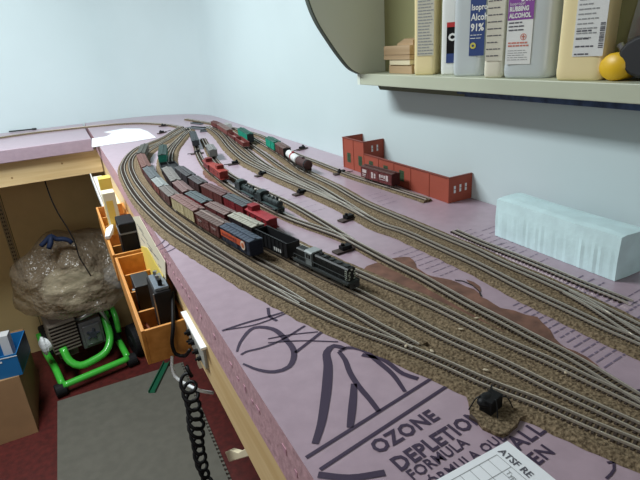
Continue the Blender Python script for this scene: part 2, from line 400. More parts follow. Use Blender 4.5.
track('L', [(186,118.5),(209,122.5),(232,127.3),(260,134.8),(280,145),(296,153.5),(317,161.5),(340,170.5),(360,177.5),(391,187),(429,199)],
      'siding along the right wall ending beside the brick building', lift=.00013, ballast=.012)
track('K', [(454.7,228),(483.7,240.6),(518.7,254),(556,269),(580,279),(616,293),(636,301)],
      'short siding without ballast laid on bare foam in front of the pale blue block', ballast=0, spacing=.0062)
track('X', [(566,291),(585,301),(605,313.5),(625,327),(645,339.5)],
      'crossover rails linking the two upper tracks in front of the blue block', lift=.0003, ballast=.010)
track('W', [(182,127),(172,124.9),(157.5,123.2),(140,122.6),(120,123.3),(97,125.2),(60,129),(30,132.5),(0,136.8),(-40,143.5)],
      'single track curving left onto the table extension along the back wall', lift=.0001, ballast=.011)

# ballast apron around the big ground throw at lower right
P = [Zp(u, v) for u, v in [(455,386),(480,389),(505,400),(527,412),(521,422),(513,431),(503,438),(496,437.5),(483,430),(468,415),(469,402)]]; P = crom(P+[P[0]], .008)[:-1]
P = [p+Vector((noise.noise(p*90), noise.noise(p*90+Vector((4,4,4))), 0))*.004 for p in P]
mb = MB(); mb.prism([(p.x,p.y) for p in P], TZ+.0001, TZ+.0040)
tag(obj('ballast_apron', mb, M_BALLAST), 'patch of brown ballast under the black ground throw near the paper sheet', 'ballast', kind='stuff')
# loose pale crumbs on the ballast
for (u, v, where) in [(406,346,'lowest on the ballast'), (432,351,'beside the outermost rails'), (477,318,'beside the brown patch'), (461,329,'between the middle tracks'), (486,370,'nearest the black ground throw'), (566,372,'right of the middle')]:
    p = Zp(u, v, TZ+.0062); mb = MB(); mb.sphere((0,0,0), .0022, 7, 5, (1.5,.8,.5))
    o = obj('ballast_chip', mb, mat('chip', (.5,.42,.30), .8)); o.location = p; o.rotation_euler.z = u
    tag(o, 'tiny pale chip lying on the track ballast, '+where, 'chip', 'pale chips on the ballast')

# ------------------------------------------------------------------ ground throws
def switch_throw(px, ang_px, label, sc=1., rod=True, tall=False):
    p = Zp(*px); q = Zp(*ang_px); a = math.atan2(q.y-p.y, q.x-p.x)
    t = thing('switch_machine', label, 'track switch', (p.x,p.y,TZ), a, 'switch machines beside the tracks')
    mb = MB(); mb.box(-.022*sc, .020*sc, -.008*sc, .008*sc, .0003, .0035); obj('base', mb, mat('rust_base', (.055,.035,.03), .7), t, bevel=.0005)
    mb = MB(); mb.box(-.010*sc, .008*sc, -.006*sc, .006*sc, .0035, .010*sc if not tall else .017*sc); mb.cyl((-.006*sc,0,.003),( -.006*sc,0,.014*sc),.003*sc,8); obj('motor_housing', mb, M_BLACK, t, bevel=.0008)
    if rod:
        L = (q-p).length; mb = MB(); mb.cyl((.015*sc,0,.0035),(max(L,.03),0,.0035),.0012,6); obj('throw_rod', mb, M_MATTE, t)
    return t
SW = [((235,164.5),(224,166),'small black switch machine with rod right of the red caboose pair'),
 ((197,154),(188,155),'small black switch machine on bare foam left of the grey car'),
 ((263,175.5),(274,173),'dark switch machine beside the yard, above the rear steam locomotive'),
 ((302,194),(316,190.5),'dark switch machine beside the yard, right of the steam locomotives'),
 ((349,219.5),(364,214.5),'dark switch machine between the two yards, left of the brown boxcar'),
 ((346,250.5),(360,246),'dark switch machine beside the joining tracks, behind the diesel locomotive'),
 ((342,174),(352,172.5),'dark switch machine in front of the tower corner of the brick building'),
 ((302,149.5),(292,152.5),'dark switch machine against the right wall behind the white tank car'),
 ((164,126.5),(172,126),'tiny switch machine inside the far curve, the farther of two'),
 ((162,133.3),(171,131),'tiny switch machine by the corner of the white sheet'),
 ((187,131.5),(178,132.5),'tiny switch machine between the curve and the grey plastic strips')]
for px, q, l in SW: switch_throw(px, q, l)
t = switch_throw((491,411),(508,396),'large black ground throw on the ballast patch near the paper sheet', 1.0, True, True)
mb = MB(); mb.sphere((-.004,.003,.013),.007,10,7,(1.5,1,.7)); obj('lever_weight', mb, M_BLACK, t, smooth=True)
for k, (dx, dy, dz) in enumerate([(.018,.012,.012),(-.016,.012,.010),(.012,-.014,.009),(-.010,-.012,.014)]):
    mb = MB(); mb.tube(crom([Vector((0,0,.010)), Vector((dx*.6,dy*.6,.012+dz*.5)), Vector((dx,dy,dz*.4))], .003), .0006, 5); obj('lead_wire', mb, M_BLACK, t)
# dark curved wire left of the brown patch
mb = MB(); mb.tube([Zp(u,v,TZ+.0012) for u,v in [(455,280),(463,281),(472,285),(479,291),(481,296)]], .0007, 6)
tag(obj('wire', mb, M_MATTE), 'short curved black wire at the edge of the brown patch', 'wire')
A, B = Zp(9,131.6,TZ+.004), Zp(32,129.2,TZ+.004); mb = MB(); mb.cyl(A, B, .0032, 8); mb.cyl(B, B+(B-A).normalized()*.02, .0045, 8)
tag(obj('black_stick', mb, M_MATTE), 'thin black stick lying by the back wall behind the far left track', 'stick')
# grey flat strips and back feeder
for (a, b, w, l) in [((192,123.5),(202,124.6),.018,'short flat dark strip lying farthest toward the room corner'),((190,128),(208,129.5),.04,'wide flat grey plastic strip lying behind the far curve'),((200,132.3),(207,131.6),.015,'small flat dark strip lying nearest the black tank car')]:
    A, B = Zp(*a), Zp(*b); d = (B-A); L = d.length; t = thing('plastic_strip', l, 'strip', (A.x,A.y,TZ), math.atan2(d.y,d.x), 'flat strips by the far corner')
    mb = MB(); mb.box(0, L, -w/2, w/2, .0004, .006); obj('plate', mb, mat('grey_strip', (.09,.10,.11), .5), t, bevel=.001)
    mb = MB(); mb.box(L*.1, L*.9, -.002, .002, .006, .009); obj('ridge', mb, M_MATTE, t)
# ------------------------------------------------------------------ rolling stock
M_TRUCK = mat('truck_black', (.02,.018,.016), .6)
M_WHEEL = mat('wheel_metal', (.25,.22,.18), .4, metal=.8)
def near(key, p):
    P = TR[key]; return min(range(len(P)), key=lambda i: (P[i].x-p.x)**2+(P[i].y-p.y)**2)
def spot(key, a, b):
    """centre, heading and length between two places on a track"""
    i, j = near(key, Zp(a[0], a[1], RZ)), near(key, Zp(b[0], b[1], RZ))
    P = TR[key]; i, j = min(i, j), max(i, j)
    A, B = P[i], P[j]; d = B-A; return (A+B)/2, math.atan2(d.y, d.x), d.length
def paint(c, r=.55):
    c = tuple(x*.74 for x in c); return mat('paint_%02x%02x%02x' % tuple(int(255*min(1, x)) for x in c), c, r, nz=(160, .12), spec=.35)
def trucks(t, L, w=.0085, frac=.34, axles=2, zz=.0058):
    for s in (-1, 1):
        x = s*L*frac; mb = MB(); hl = .0075 if axles == 2 else .012
        for q in (-1, 1): mb.box(x-hl, x+hl, q*w-.0008, q*w+.0008, .0022, .0052)
        mb.box(x-.0015, x+.0015, -w, w, .003, .0062)
        tr = obj('truck', mb, M_TRUCK, t)
        for k in range(axles):
            xx = x+(-hl*.7+2*hl*.7*k/(axles-1)); mb = MB()
            for q in (-1, 1): mb.cyl((xx, q*.0045, .0031), (xx, q*.0060, .0031), .0031, 10)
            mb.cyl((xx, -.006, .0031), (xx, .006, .0031), .0008, 6)
            obj('wheelset', mb, M_WHEEL, tr)
def couplers(t, L):
    for s in (-1, 1):
        mb = MB(); mb.box(min(s*(L/2-.001), s*(L/2+.0035)), max(s*(L/2-.001), s*(L/2+.0035)), -.001, .001, .0052, .0072); obj('coupler', mb, M_TRUCK, t)
CG = 'model freight cars'
def base(name, key, a, b, label, cat, gap=.009, group=CG):
    c, h, L = spot(key, a, b)
    t = thing(name, label, cat, (c.x, c.y, RZ), h, group); return t, max(.024, L-gap)
W2 = .0112
def boxcar(key, a, b, label, side, roof, end=None, H=.030, door=None, name='boxcar', gap=.0095, walk=None, ribs=8):
    t, L = base(name, key, a, b, label, 'freight car', gap); z0 = .0070; hl = L/2
    ms, mr = paint(side), paint(tuple(c*.8 for c in roof)); me = paint(end) if end else ms
    mb = MB(); mb.box(-hl, hl, -W2, W2, z0, H-.0025)
    for k in range(ribs+1):
        x = -hl+.0006+(L-.0012)*k/ribs
        for q in (-1, 1): mb.box(x-.0004, x+.0004, min(q*W2, q*(W2+.0004)), max(q*W2, q*(W2+.0004)), z0, H-.003)
    obj('body', mb, ms, t)
    for s in (-1, 1):
        mb = MB(); x0, x1 = (hl, hl+.0006) if s > 0 else (-hl-.0006, -hl); mb.box(x0, x1, -W2, W2, z0, H-.0025)
        for k in range(4): z = z0+.003+k*.0045; mb.box(x0-.0003, x1+.0003, -W2*.9, W2*.9, z, z+.0012)
        obj('end_wall', mb, me, t)
    e = .0011
    mb = MB(); mb.loft([[(x,-W2-e,H-.0028),(x,W2+e,H-.0028),(x,W2+e,H-.0020),(x,0,H),(x,-W2-e,H-.0020)] for x in (-hl-e, hl+e)])
    for k in range(1, 9):
        x = -hl+L*k/9; mb.loft([[(xx,-W2-e,H-.0022),(xx,W2+e,H-.0022),(xx,W2+e,H-.0016),(xx,0,H+.0005),(xx,-W2-e,H-.0016)] for xx in (x-.0004, x+.0004)])
    ro = obj('roof', mb, mr, t)
    mb = MB(); mb.box(-hl, hl, -.0022, .0022, H+.0006, H+.0014); obj('roofwalk', mb, paint(walk) if walk else mr, ro)
    dc = paint(door) if door else ms
    for q in (-1, 1):
        mb = MB(); y = q*(W2+.0008); mb.box(-.009, .009, min(q*W2, y), max(q*W2, y), z0+.0005, H-.004)
        for k in range(3): mb.box(-.009, .009, min(y, y+q*.0004), max(y, y+q*.0004), z0+.004+k*.006, z0+.005+k*.006)
        obj('door', mb, dc, t)
        mb = MB()
        for k in range(5): mb.box(hl-.007, hl-.002, min(q*(W2+.0004), q*(W2+.0010)), max(q*(W2+.0004), q*(W2+.0010)), z0+.002+k*.004, z0+.0026+k*.004)
        obj('ladder', mb, ms, t)
    mb = MB(); mb.box(-hl*.98, hl*.98, -.004, .004, .0052, z0); mb.box(-hl*.3, hl*.3, -.007, .007, .0045, z0); obj('underframe', mb, M_TRUCK, t)
    trucks(t, L); couplers(t, L)
    return t, L
def marks(t, L, H, col, segs, q=-1, lift=.0010):
    """raised lettering dashes on a car side: (x0,x1,z0,z1) as fractions"""
    mb = MB()
    for x0, x1, z0, z1 in segs: mb.box(-L/2+L*x0, -L/2+L*x1, min(q*(W2+lift), q*(W2+lift+.0002)), max(q*(W2+lift), q*(W2+lift+.0002)), .007+(H-.0095)*z0, .007+(H-.0095)*z1)
    obj('lettering', mb, paint(col), t)
def gondola(key, a, b, label, col, H=.019, inner=None, name='gondola', gap=.009):
    t, L = base(name, key, a, b, label, 'freight car', gap); hl = L/2; m = paint(col); z0 = .0065; w = W2-.0003
    mb = MB(); mb.box(-hl, hl, -w, w, z0, z0+.0012); obj('floor_plate', mb, paint(inner) if inner else m, t)
    mb = MB()
    for q in (-1, 1):
        mb.box(-hl, hl, min(q*w, q*(w-.001)), max(q*w, q*(w-.001)), z0+.0012, H)
        for k in range(9):
            x = -hl+.001+(L-.002)*k/8; mb.box(x-.0006, x+.0006, min(q*w, q*(w+.0009)), max(q*w, q*(w+.0009)), z0, H)
        mb.box(-hl, hl, min(q*(w-.0014), q*(w+.0010)), max(q*(w-.0014), q*(w+.0010)), H, H+.0008)
    obj('side_wall', mb, m, t)
    for s in (-1, 1):
        mb = MB(); x0, x1 = sorted((s*hl, s*(hl-.001))); mb.box(x0, x1, -w, w, z0+.0012, H+.0004); obj('end_wall', mb, m, t)
    trucks(t, L); couplers(t, L); return t, L
RB, BRN, DKB, GRY = (.20,.035,.030), (.14,.050,.038), (.05,.022,.02), (.20,.19,.17)
# string on the second track from the edge
boxcar('C', (144.5,152.5), (142.4,162.5), 'dull olive grey boxcar, farthest of the string on the outer curve', (.12,.11,.08), (.13,.13,.11), H=.030)
boxcar('C', (142.5,163.2), (148.3,177), 'red brown boxcar with pinkish roof, second from the far end of the outer string', (.19,.045,.035), (.24,.12,.10))
boxcar('C', (148.6,177.6), (157.3,189.2), 'brown boxcar with slate grey roof, third in the outer string', (.12,.045,.045), (.17,.19,.20), ribs=7)
boxcar('C', (157.6,189.6), (165.5,198.2), 'red brown boxcar with pale grey roof, in front of the slate roofed one', (.22,.06,.05), (.46,.49,.48))
boxcar('C', (165.8,198.6), (176.6,208.7), 'brown boxcar with plain grey roof, behind the tan sided car', (.13,.055,.05), (.30,.27,.25))
t, L = boxcar('C', (177,209), (201.5,225.5), 'long tan sided boxcar with dusty pink roof and brown ends', (.50,.42,.24), (.34,.20,.18), end=(.14,.045,.035), H=.033)
t, L = boxcar('C', (202,225.9), (226.5,241.0), 'brown boxcar with scuffed light roof ribs, behind the orange and blue car', (.13,.035,.03), (.22,.15,.13), H=.031, walk=(.34,.26,.23))
marks(t, L, .031, (.45,.35,.32), [(.1,.3,.6,.66),(.1,.25,.48,.52),(.7,.9,.6,.66),(.72,.9,.5,.53)])
t, L = boxcar('C', (227,241.3), (257.5,259.5), 'refrigerator car with orange and dark blue sides and a round emblem', (.015,.022,.045), (.09,.12,.17), end=(.012,.016,.035), H=.033, name='refrigerator_car')
mb = MB(); y = -(W2+.0012); mb.box(-L*.49, L*.36, y, -(W2+.0004), .0165, .0265); obj('orange_band', mb, paint((.62,.10,.03)), t, 'orange band on the side')
mb = MB(); mb.cyl((L*.30, y, .0200), (L*.30, y-.0004, .0200), .0075, 20); em = obj('round_emblem', mb, paint((.75,.62,.50)), t, 'cream round emblem')
mb = MB(); mb.cyl((L*.30, y-.0004, .0200), (L*.30, y-.0006, .0200), .0045, 16); obj('emblem_centre', mb, paint((.62,.16,.05)), em)
mb = MB()
for x0, x1 in ((-.44,-.38),(-.36,-.31),(-.29,-.23),(-.20,-.15),(-.13,-.08),(-.05,.0),(.02,.08)): mb.box(L*x0, L*x1, y-.0003, y, .0195, .0232)
obj('lettering', mb, paint((.28,.03,.02)), t)
# string on the diesel's track
t, L = gondola('D', (163.9,166.8), (167.6,177), 'dark low open car between the two green and slate roofed cars', (.02,.02,.022), H=.015)
boxcar('D', (165,154.5), (163.8,165.8), 'dark green boxcar standing alone at the head of the middle string', (.01,.20,.14), (.05,.09,.08), H=.033)
boxcar('D', (168,177.8), (178,192.3), 'black sided boxcar with grey roof, far end of the middle string', (.05,.03,.03), (.30,.28,.26))
boxcar('D', (178.3,192.7), (190.7,204.2), 'dark brown boxcar with mottled pinkish roof in the middle string', (.10,.035,.035), (.32,.21,.20))
boxcar('D', (191.2,204.6), (210,216), 'bright maroon boxcar with blue grey roof in the middle string', (.24,.025,.03), (.17,.21,.22))
boxcar('D', (210.5,216.3), (233,228.8), 'maroon boxcar with plain pinkish brown roof in the middle string', (.14,.03,.03), (.33,.23,.21))
t, L = boxcar('D', (233.5,229.1), (260.8,243.4), 'black sided boxcar with cream white roof in front of the red caboose', (.025,.015,.018), (.62,.60,.50), end=(.02,.018,.02), H=.032)
marks(t, L, .032, (.6,.6,.58), [(.62,.68,.12,.42),(.70,.76,.12,.42),(.78,.84,.12,.42),(.86,.93,.12,.42)])
t, L = gondola('D', (261.5,243.8), (296.5,261.4), 'black open hopper car coupled behind the diesel locomotive', (.012,.012,.014), H=.029, name='hopper_car')
for k in range(4):
    x = -L*.3+L*.2*k; mb = MB(); mb.loft([[(x-.009,yy,.008),(x+.009,yy,.008),(x+.0005,yy,.014),(x-.0005,yy,.014)] for yy in (-W2+.0016, W2-.0016)]); obj('hopper_slope', mb, M_MATTE, t)
marks(t, L, .029, (.65,.66,.64), [(.60,.64,.15,.42),(.66,.70,.15,.42),(.72,.76,.15,.42),(.78,.82,.15,.42)], lift=.0008)
# diesel locomotive
t, L = base('diesel_locomotive', 'D', (297.5,262), (354.5,289.8), 'black diesel road switcher locomotive at the head of the middle string', 'locomotive', .004, 'model locomotives'); hl = L/2
MD = paint((.008,.010,.010), .5); MG = paint((.22,.25,.25))
mb = MB(); mb.box(-hl, hl, -.0105, .0105, .0085, .0108); mb.box(-hl, hl, -.0108, -.0102, .0078, .0115); mb.box(-hl, hl, .0102, .0108, .0078, .0115); obj('walkway', mb, paint((.05,.058,.058)), t)
mb = MB(); mb.box(-hl*.26, hl*.94, -.0068, .0068, .0108, .0275); mb.loft([[(x,-.0068,.0275),(x,.0068,.0275),(x,.005,.0292),(x,-.005,.0292)] for x in (-hl*.26, hl*.94)])
for k in range(14): x = -hl*.22+hl*1.1*k/13; mb.box(x, x+.0014, -.0072, -.0068, .0125, .0255)
hood = obj('long_hood', mb, MD, t)
mb = MB(); mb.box(-hl*.92, -hl*.50, -.0068, .0068, .0108, .0265); mb.loft([[(x,-.0068,.0265),(x,.0068,.0265),(x,.005,.0280),(x,-.005,.0280)] for x in (-hl*.92, -hl*.50)]); obj('short_hood', mb, MD, t)
mb = MB(); mb.box(-hl*.50, -hl*.26, -.0102, .0102, .0108, .0300); cab = obj('cab', mb, MG, t, 'grey cab')
mb = MB(); mb.loft([[(x,-.0108,.0300),(x,.0108,.0300),(x,.008,.0318),(x,-.008,.0318)] for x in (-hl*.515, -hl*.245)]); obj('cab_roof', mb, paint((.36,.40,.40)), cab)
mb = MB()
for q in (-1, 1):
    for xx in (-.46, -.36): mb.box(hl*xx, hl*(xx+.07), min(q*.0102, q*.0105), max(q*.0102, q*.0105), .0215, .0275)
obj('cab_window', mb, M_BLACK, cab)
for xx in (.05, .30, .55, .80):
    mb = MB(); mb.cyl((hl*xx,0,.0290),(hl*xx,0,.0306),.0046,14); obj('roof_fan', mb, paint((.03,.035,.035)), hood)
mb = MB(); mb.box(-hl*.12, -hl*.02, -.002, .002, .029, .0325); mb.box(hl*.15, hl*.22, -.002, .002, .029, .0325); obj('exhaust_stack', mb, M_MATTE, hood)
mb = MB(); mb.box(-.016, .016, -.0085, .0085, .0022, .0082); obj('fuel_tank', mb, M_TRUCK, t)
mb = MB()
for k in range(4):
    for q in (-1, 1): mb.box(hl*.94, hl*.94+.0005, q*.0045-.0013+(.0013 if k % 2 else 0), q*.0045+.0013+(.0013 if k % 2 else 0), .0125+k*.0032, .0145+k*.0032)
for k in range(5): mb.box(hl*.86, hl*.92, -.0072, -.0068, .0125+k*.003, .014+k*.003)
obj('hood_stripes', mb, paint((.60,.66,.55)), t, 'pale stripes on the hood end')
mb = MB(); mb.cyl((hl*.94,0,.0268),(hl*.945+.0008,0,.0268),.0014,10); obj('headlight', mb, paint((.8,.8,.7)), t)
mb = MB()
for q in (-1, 1):
    for k in range(9):
        x = -hl*.96+hl*1.92*k/8; mb.cyl((x,q*.0103,.0115),(x,q*.0103,.0195),.00035,5)
    mb.cyl((-hl*.96,q*.0103,.0193),(hl*.96,q*.0103,.0193),.00035,5)
obj('handrail', mb, paint((.08,.09,.09)), t)
mb = MB(); mb.loft([[(hl,-.009,.0085),(hl,.009,.0085),(hl+.002,.008,.0025),(hl+.002,-.008,.0025)],[(hl+.0008,-.009,.0085),(hl+.0008,.009,.0085),(hl+.0028,.008,.0025),(hl+.0028,-.008,.0025)]]); obj('pilot', mb, M_TRUCK, t)
trucks(t, L, frac=.30, axles=3); couplers(t, L)
# string ending in the red caboose
gondola('E', (170.5,166), (180,176.5), 'black flat open car, farthest of the string behind the middle one', (.025,.027,.03), H=.0135)
boxcar('E', (180.6,177), (193.5,187), 'dark slate boxcar, second of the string that ends in the red caboose', (.06,.05,.055), (.12,.12,.125))
boxcar('E', (194,187.4), (206,195.4), 'dark brown boxcar with charcoal roof, third from the far end beside the bare foam', (.08,.04,.04), (.16,.15,.155))
boxcar('E', (206.5,195.7), (228,207.6), 'maroon brown boxcar with rosy brown roof beside the bare foam strip', (.14,.04,.035), (.22,.12,.115))
boxcar('E', (228.4,207.9), (250.5,219.7), 'bright maroon boxcar with slate roof directly behind the red caboose', (.22,.02,.025), (.15,.17,.18))
def caboose(key, a, b, label, col, cup=-.2, H=.024):
    t, L = base('caboose', key, a, b, label, 'caboose', .006); hl = L/2; m = paint(col)
    mb = MB(); mb.box(-hl*.86, hl*.86, -W2+.0005, W2-.0005, .0072, H-.002); obj('body', mb, m, t)
    mb = MB(); mb.loft([[(x,-W2-.0008,H-.002),(x,W2+.0008,H-.002),(x,.006,H),(x,-.006,H)] for x in (-hl, hl)]); obj('roof', mb, paint(tuple(c*1.3 for c in col)), t)
    mb = MB(); x = hl*cup; mb.box(x-.009, x+.009, -.0085, .0085, H-.001, H+.008); cu = obj('cupola', mb, m, t)
    mb = MB(); mb.loft([[(xx,-.0095,H+.008),(xx,.0095,H+.008),(xx,.005,H+.0093),(xx,-.005,H+.0093)] for xx in (x-.0105, x+.0105)]); obj('cupola_roof', mb, m, cu)
    for q in (-1, 1):
        for xx in (-.6, -.1, .5):
            mb = MB(); mb.box(hl*xx-.0025, hl*xx+.0025, min(q*(W2-.0005), q*(W2-.0002)), max(q*(W2-.0005), q*(W2-.0002)), .014, .0195); obj('window', mb, M_BLACK, t)
    for s in (-1, 1):
        mb = MB(); x0, x1 = sorted((s*hl*.86, s*hl)); mb.box(x0, x1, -W2, W2, .0068, .008)
        for y in (-.009, -.003, .003, .009): mb.cyl((s*hl*.985, y, .008), (s*hl*.985, y, .0155), .0004, 5)
        obj('end_platform', mb, m, t)
    trucks(t, L); couplers(t, L); return t, L
caboose('E', (251,220), (274.8,232.7), 'bright red caboose with offset cupola ending the string beside the cream roofed boxcar', (.30,.018,.025), cup=-.62, H=.026)
# steam locomotives
def steam(key, a, b, label, tint=(.03,.045,.045)):
    t, L = base('steam_locomotive', key, a, b, label, 'locomotive', .003, 'model locomotives'); hl = L/2; m = paint(tint, .4); md = paint(tuple(c*.5 for c in tint), .5)
    mb = MB(); mb.cyl((-hl*.35,0,.0175),(hl*.88,0,.0175),.0068,16); mb.cyl((hl*.88,0,.0175),(hl*.92,0,.0175),.0060,16); bo = obj('boiler', mb, m, t, smooth=False)
    mb = MB()
    for x in (-.2,.1,.45,.75): mb.cyl((hl*x,0,.0175),(hl*x+.0012,0,.0175),.0072,16)
    obj('boiler_band', mb, md, bo)
    mb = MB(); mb.cyl((hl*.72,0,.023),(hl*.72,0,.0305),.0022,10,.0028); obj('smokestack', mb, md, bo)
    for x in (.05, .38):
        mb = MB(); mb.sphere((hl*x,0,.0245),.0038,10,6); obj('dome', mb, m, bo, smooth=True)
    mb = MB(); mb.cyl((hl*.86,0,.0255),(hl*.95,0,.0255),.0018,8); obj('headlight', mb, paint((.6,.6,.5)), bo)
    mb = MB(); mb.box(-hl*.62,-hl*.34,-.0098,-.0088,.011,.027); mb.box(-hl*.62,-hl*.34,.0088,.0098,.011,.027); mb.box(-hl*.36,-hl*.34,-.0088,.0088,.011,.027)
    n = 8; mb.loft([[(x,.0108*math.cos(math.pi*k/n),.027+.0045*math.sin(math.pi*k/n)) for k in range(n+1)] for x in (-hl*.68,-hl*.32)]); obj('cab', mb, m, t)
    mb = MB(); mb.box(-hl*.95,-hl*.66,-.0085,.0085,.009,.021); obj('tender_bunker', mb, md, t)
    mb = MB(); mb.box(-hl*.97,hl*.9,-.0092,.0092,.0088,.0105); obj('running_board', mb, paint(tuple(c*2.2 for c in tint)), t, 'lighter grey running board')
    for k in range(4):
        x = -hl*.25+hl*.25*k; mb = MB()
        for q in (-1,1): mb.cyl((x,q*.0046,.0050),(x,q*.0062,.0050),.0050,14)
        mb.cyl((x,-.006,.005),(x,.006,.005),.001,6); obj('driving_wheel', mb, M_WHEEL, t)
    for q in (-1, 1):
        mb = MB(); mb.box(-hl*.28, hl*.62, q*.0072-.0004, q*.0072+.0004, .0045, .0058); obj('side_rod', mb, M_STEEL, t)
        mb = MB(); mb.cyl((hl*.60,q*.0078,.0062),(hl*.80,q*.0078,.0062),.0028,10); obj('cylinder', mb, md, t)
    for x in (-.8, .78):
        mb = MB()
        for q in (-1,1): mb.cyl((hl*x,q*.0046,.003),(hl*x,q*.0060,.003),.003,10)
        obj('small_wheelset', mb, M_WHEEL, t)
    mb = MB(); mb.loft([[(hl*.92,-.008,.0088),(hl*.92,.008,.0088),(hl*.93,.007,.002),(hl*.93,-.007,.002)],[(hl*.96,-.008,.0088),(hl*.96,.008,.0088),(hl*1.0,.005,.002),(hl*1.0,-.005,.002)]]); obj('pilot', mb, md, t)
    couplers(t, L); return t
steam('F', (238,190.3), (257.5,201.6), 'rear dark green grey steam locomotive, left of its twin')
steam('F', (258,201.9), (283,214), 'front dark green grey steam locomotive, nearer the joining switch')
# cars up the same track
t, L = boxcar('F', (193.6,138), (196.6,148), 'long black covered car alone on bare foam behind the grey car', (.03,.033,.04), (.07,.08,.09), H=.026)
caboose('F', (207,167.3), (213.2,173), 'small red caboose with a pale stripe, farther of the two red ones', (.20,.03,.028), cup=-.1, H=.024)
caboose('F', (213.8,173.4), (225.8,182.4), 'larger bright red caboose in front of the small striped one', (.28,.035,.025), cup=.3, H=.028)
boxcar('G', (210.8,152.5), (214.2,158.8), 'short grey boxcar standing alone on the bare foam siding', (.20,.20,.19), (.34,.34,.33), H=.028)
# upper yard cars
boxcar('T3', (213,126.5), (218.5,129.8), 'red boxcar at the far left end of the upper yard', (.18,.04,.035), (.22,.09,.08), H=.026)
boxcar('T4', (224.5,127.2), (229.5,130), 'small white boxcar between the far red cars', (.72,.70,.68), (.75,.74,.72), H=.022)
boxcar('T3', (219,130), (230,137), 'dull red brown boxcar behind the two red gondolas', (.24,.07,.06), (.30,.20,.18), H=.027)
gondola('T3', (230.5,137.4), (237.5,142.3), 'farther of the two red gondolas in the upper yard', (.19,.045,.04), H=.017, inner=(.36,.22,.20))
gondola('T3', (238,142.6), (246.5,148.8), 'nearer of the two red gondolas, with its dark end facing the room', (.20,.04,.035), H=.020, inner=(.40,.25,.22))
boxcar('T4', (240.5,137.3), (250.5,144.4), 'green boxcar with black end beside the red gondolas', (.01,.34,.22), (.03,.15,.11), end=(.015,.02,.02), H=.036)
boxcar('J', (267,147), (277,152.8), 'bright green boxcar leading the upper string by the right wall', (.01,.36,.23), (.06,.20,.15), H=.034)
boxcar('J', (277.5,153), (287.2,159), 'brown boxcar with black end between the green boxcar and the white tank car', (.13,.055,.045), (.26,.17,.15), end=(.015,.013,.013), H=.033)
t, L = base('tank_car', 'J', (288.5,160), (298,167), 'white tank car with a red band in the upper string', 'freight car'); hl = L/2
mb = MB(); mb.cyl((-hl,0,.0185),(hl,0,.0185),.0105,18); mb.sphere((hl,0,.0185),.0105,14,8,(.35,1,1)); mb.sphere((-hl,0,.0185),.0105,14,8,(.35,1,1)); tk = obj('tank', mb, paint((.85,.85,.84)), t, smooth=False)
mb = MB(); mb.cyl((-.005,0,.0185),(.005,0,.0185),.0109,18); obj('red_band', mb, paint((.42,.03,.04)), tk, 'red band around the tank')
mb = MB(); mb.cyl((0,0,.028),(0,0,.0325),.004,12); obj('dome', mb, paint((.42,.03,.04)), tk)
mb = MB(); mb.box(-hl*.98,hl*.98,-.006,.006,.0062,.0085); obj('frame', mb, M_TRUCK, t)
trucks(t, L); couplers(t, L)
t, L = base('tank_car', 'J', (298.6,167.4), (308.5,173.2), 'dark brown tank car with black end, nearest of the upper string', 'freight car'); hl = L/2
mb = MB(); mb.cyl((-hl,0,.0195),(hl,0,.0195),.0118,18); mb.sphere((hl,0,.0195),.0118,14,8,(.3,1,1)); tk = obj('tank', mb, paint((.085,.04,.038)), t)
mb = MB(); mb.cyl((0,0,.029),(0,0,.034),.004,12); obj('dome', mb, paint((.06,.03,.03)), tk)
mb = MB(); mb.cyl((hl*.8,0,.0195),(hl+.0005,0,.0195),.0121,18); obj('end_cap', mb, M_MATTE, tk)
mb = MB(); mb.box(-hl,hl,-.0095,.0095,.0062,.0095); obj('frame', mb, M_TRUCK, t)
trucks(t, L); couplers(t, L)
t, L = boxcar('L', (357.5,180), (392,189.5), 'brick brown boxcar with white lettering beside the brick building', (.16,.035,.035), (.16,.065,.055), end=(.07,.02,.02), H=.034)
marks(t, L, .034, (.66,.55,.54), [(.06,.20,.50,.82),(.06,.18,.30,.38),(.06,.16,.16,.22),(.36,.42,.2,.75),(.45,.50,.25,.7),(.62,.67,.45,.75),(.69,.74,.5,.75),(.76,.81,.45,.75),(.83,.90,.3,.8),(.62,.8,.3,.36)])
# ------------------------------------------------------------------ brick flats along the wall
M_BRICK = mat('brick_red', (.36,.075,.04), .75)
nt = M_BRICK.node_tree; b = nt.nodes['Principled BSDF']; g = nt.nodes.new('ShaderNodeNewGeometry'); sp = nt.nodes.new('ShaderNodeSeparateXYZ')
nt.links.new(g.outputs['Position'], sp.inputs['Vector']); ad = nt.nodes.new('ShaderNodeMath'); ad.operation = 'ADD'; nt.links.new(sp.outputs['X'], ad.inputs[0]); nt.links.new(sp.outputs['Y'], ad.inputs[1])
cb = nt.nodes.new('ShaderNodeCombineXYZ'); nt.links.new(ad.outputs[0], cb.inputs['X']); nt.links.new(sp.outputs['Z'], cb.inputs['Y'])
bk = nt.nodes.new('ShaderNodeTexBrick'); bk.inputs['Scale'].default_value = 1; bk.inputs['Brick Width'].default_value = .0035; bk.inputs['Row Height'].default_value = .0014; bk.inputs['Mortar Size'].default_value = .00012
bk.inputs['Color1'].default_value = (.35,.066,.034,1); bk.inputs['Color2'].default_value = (.32,.060,.032,1); bk.inputs['Mortar'].default_value = (.30,.07,.045,1)
nt.links.new(cb.outputs[0], bk.inputs['Vector']); nt.links.new(bk.outputs['Color'], b.inputs['Base Color'])
M_CAP = mat('brick_cap', (.20,.045,.03), .7); M_WGREEN = mat('window_green', (.05,.09,.045), .5); M_WIN = mat('window_white', (.72,.74,.74), .5)
XF = .638; YA, YM, YB = 1.132, 1.030, .722; ZT, ZL = TZ+.078, TZ+.050
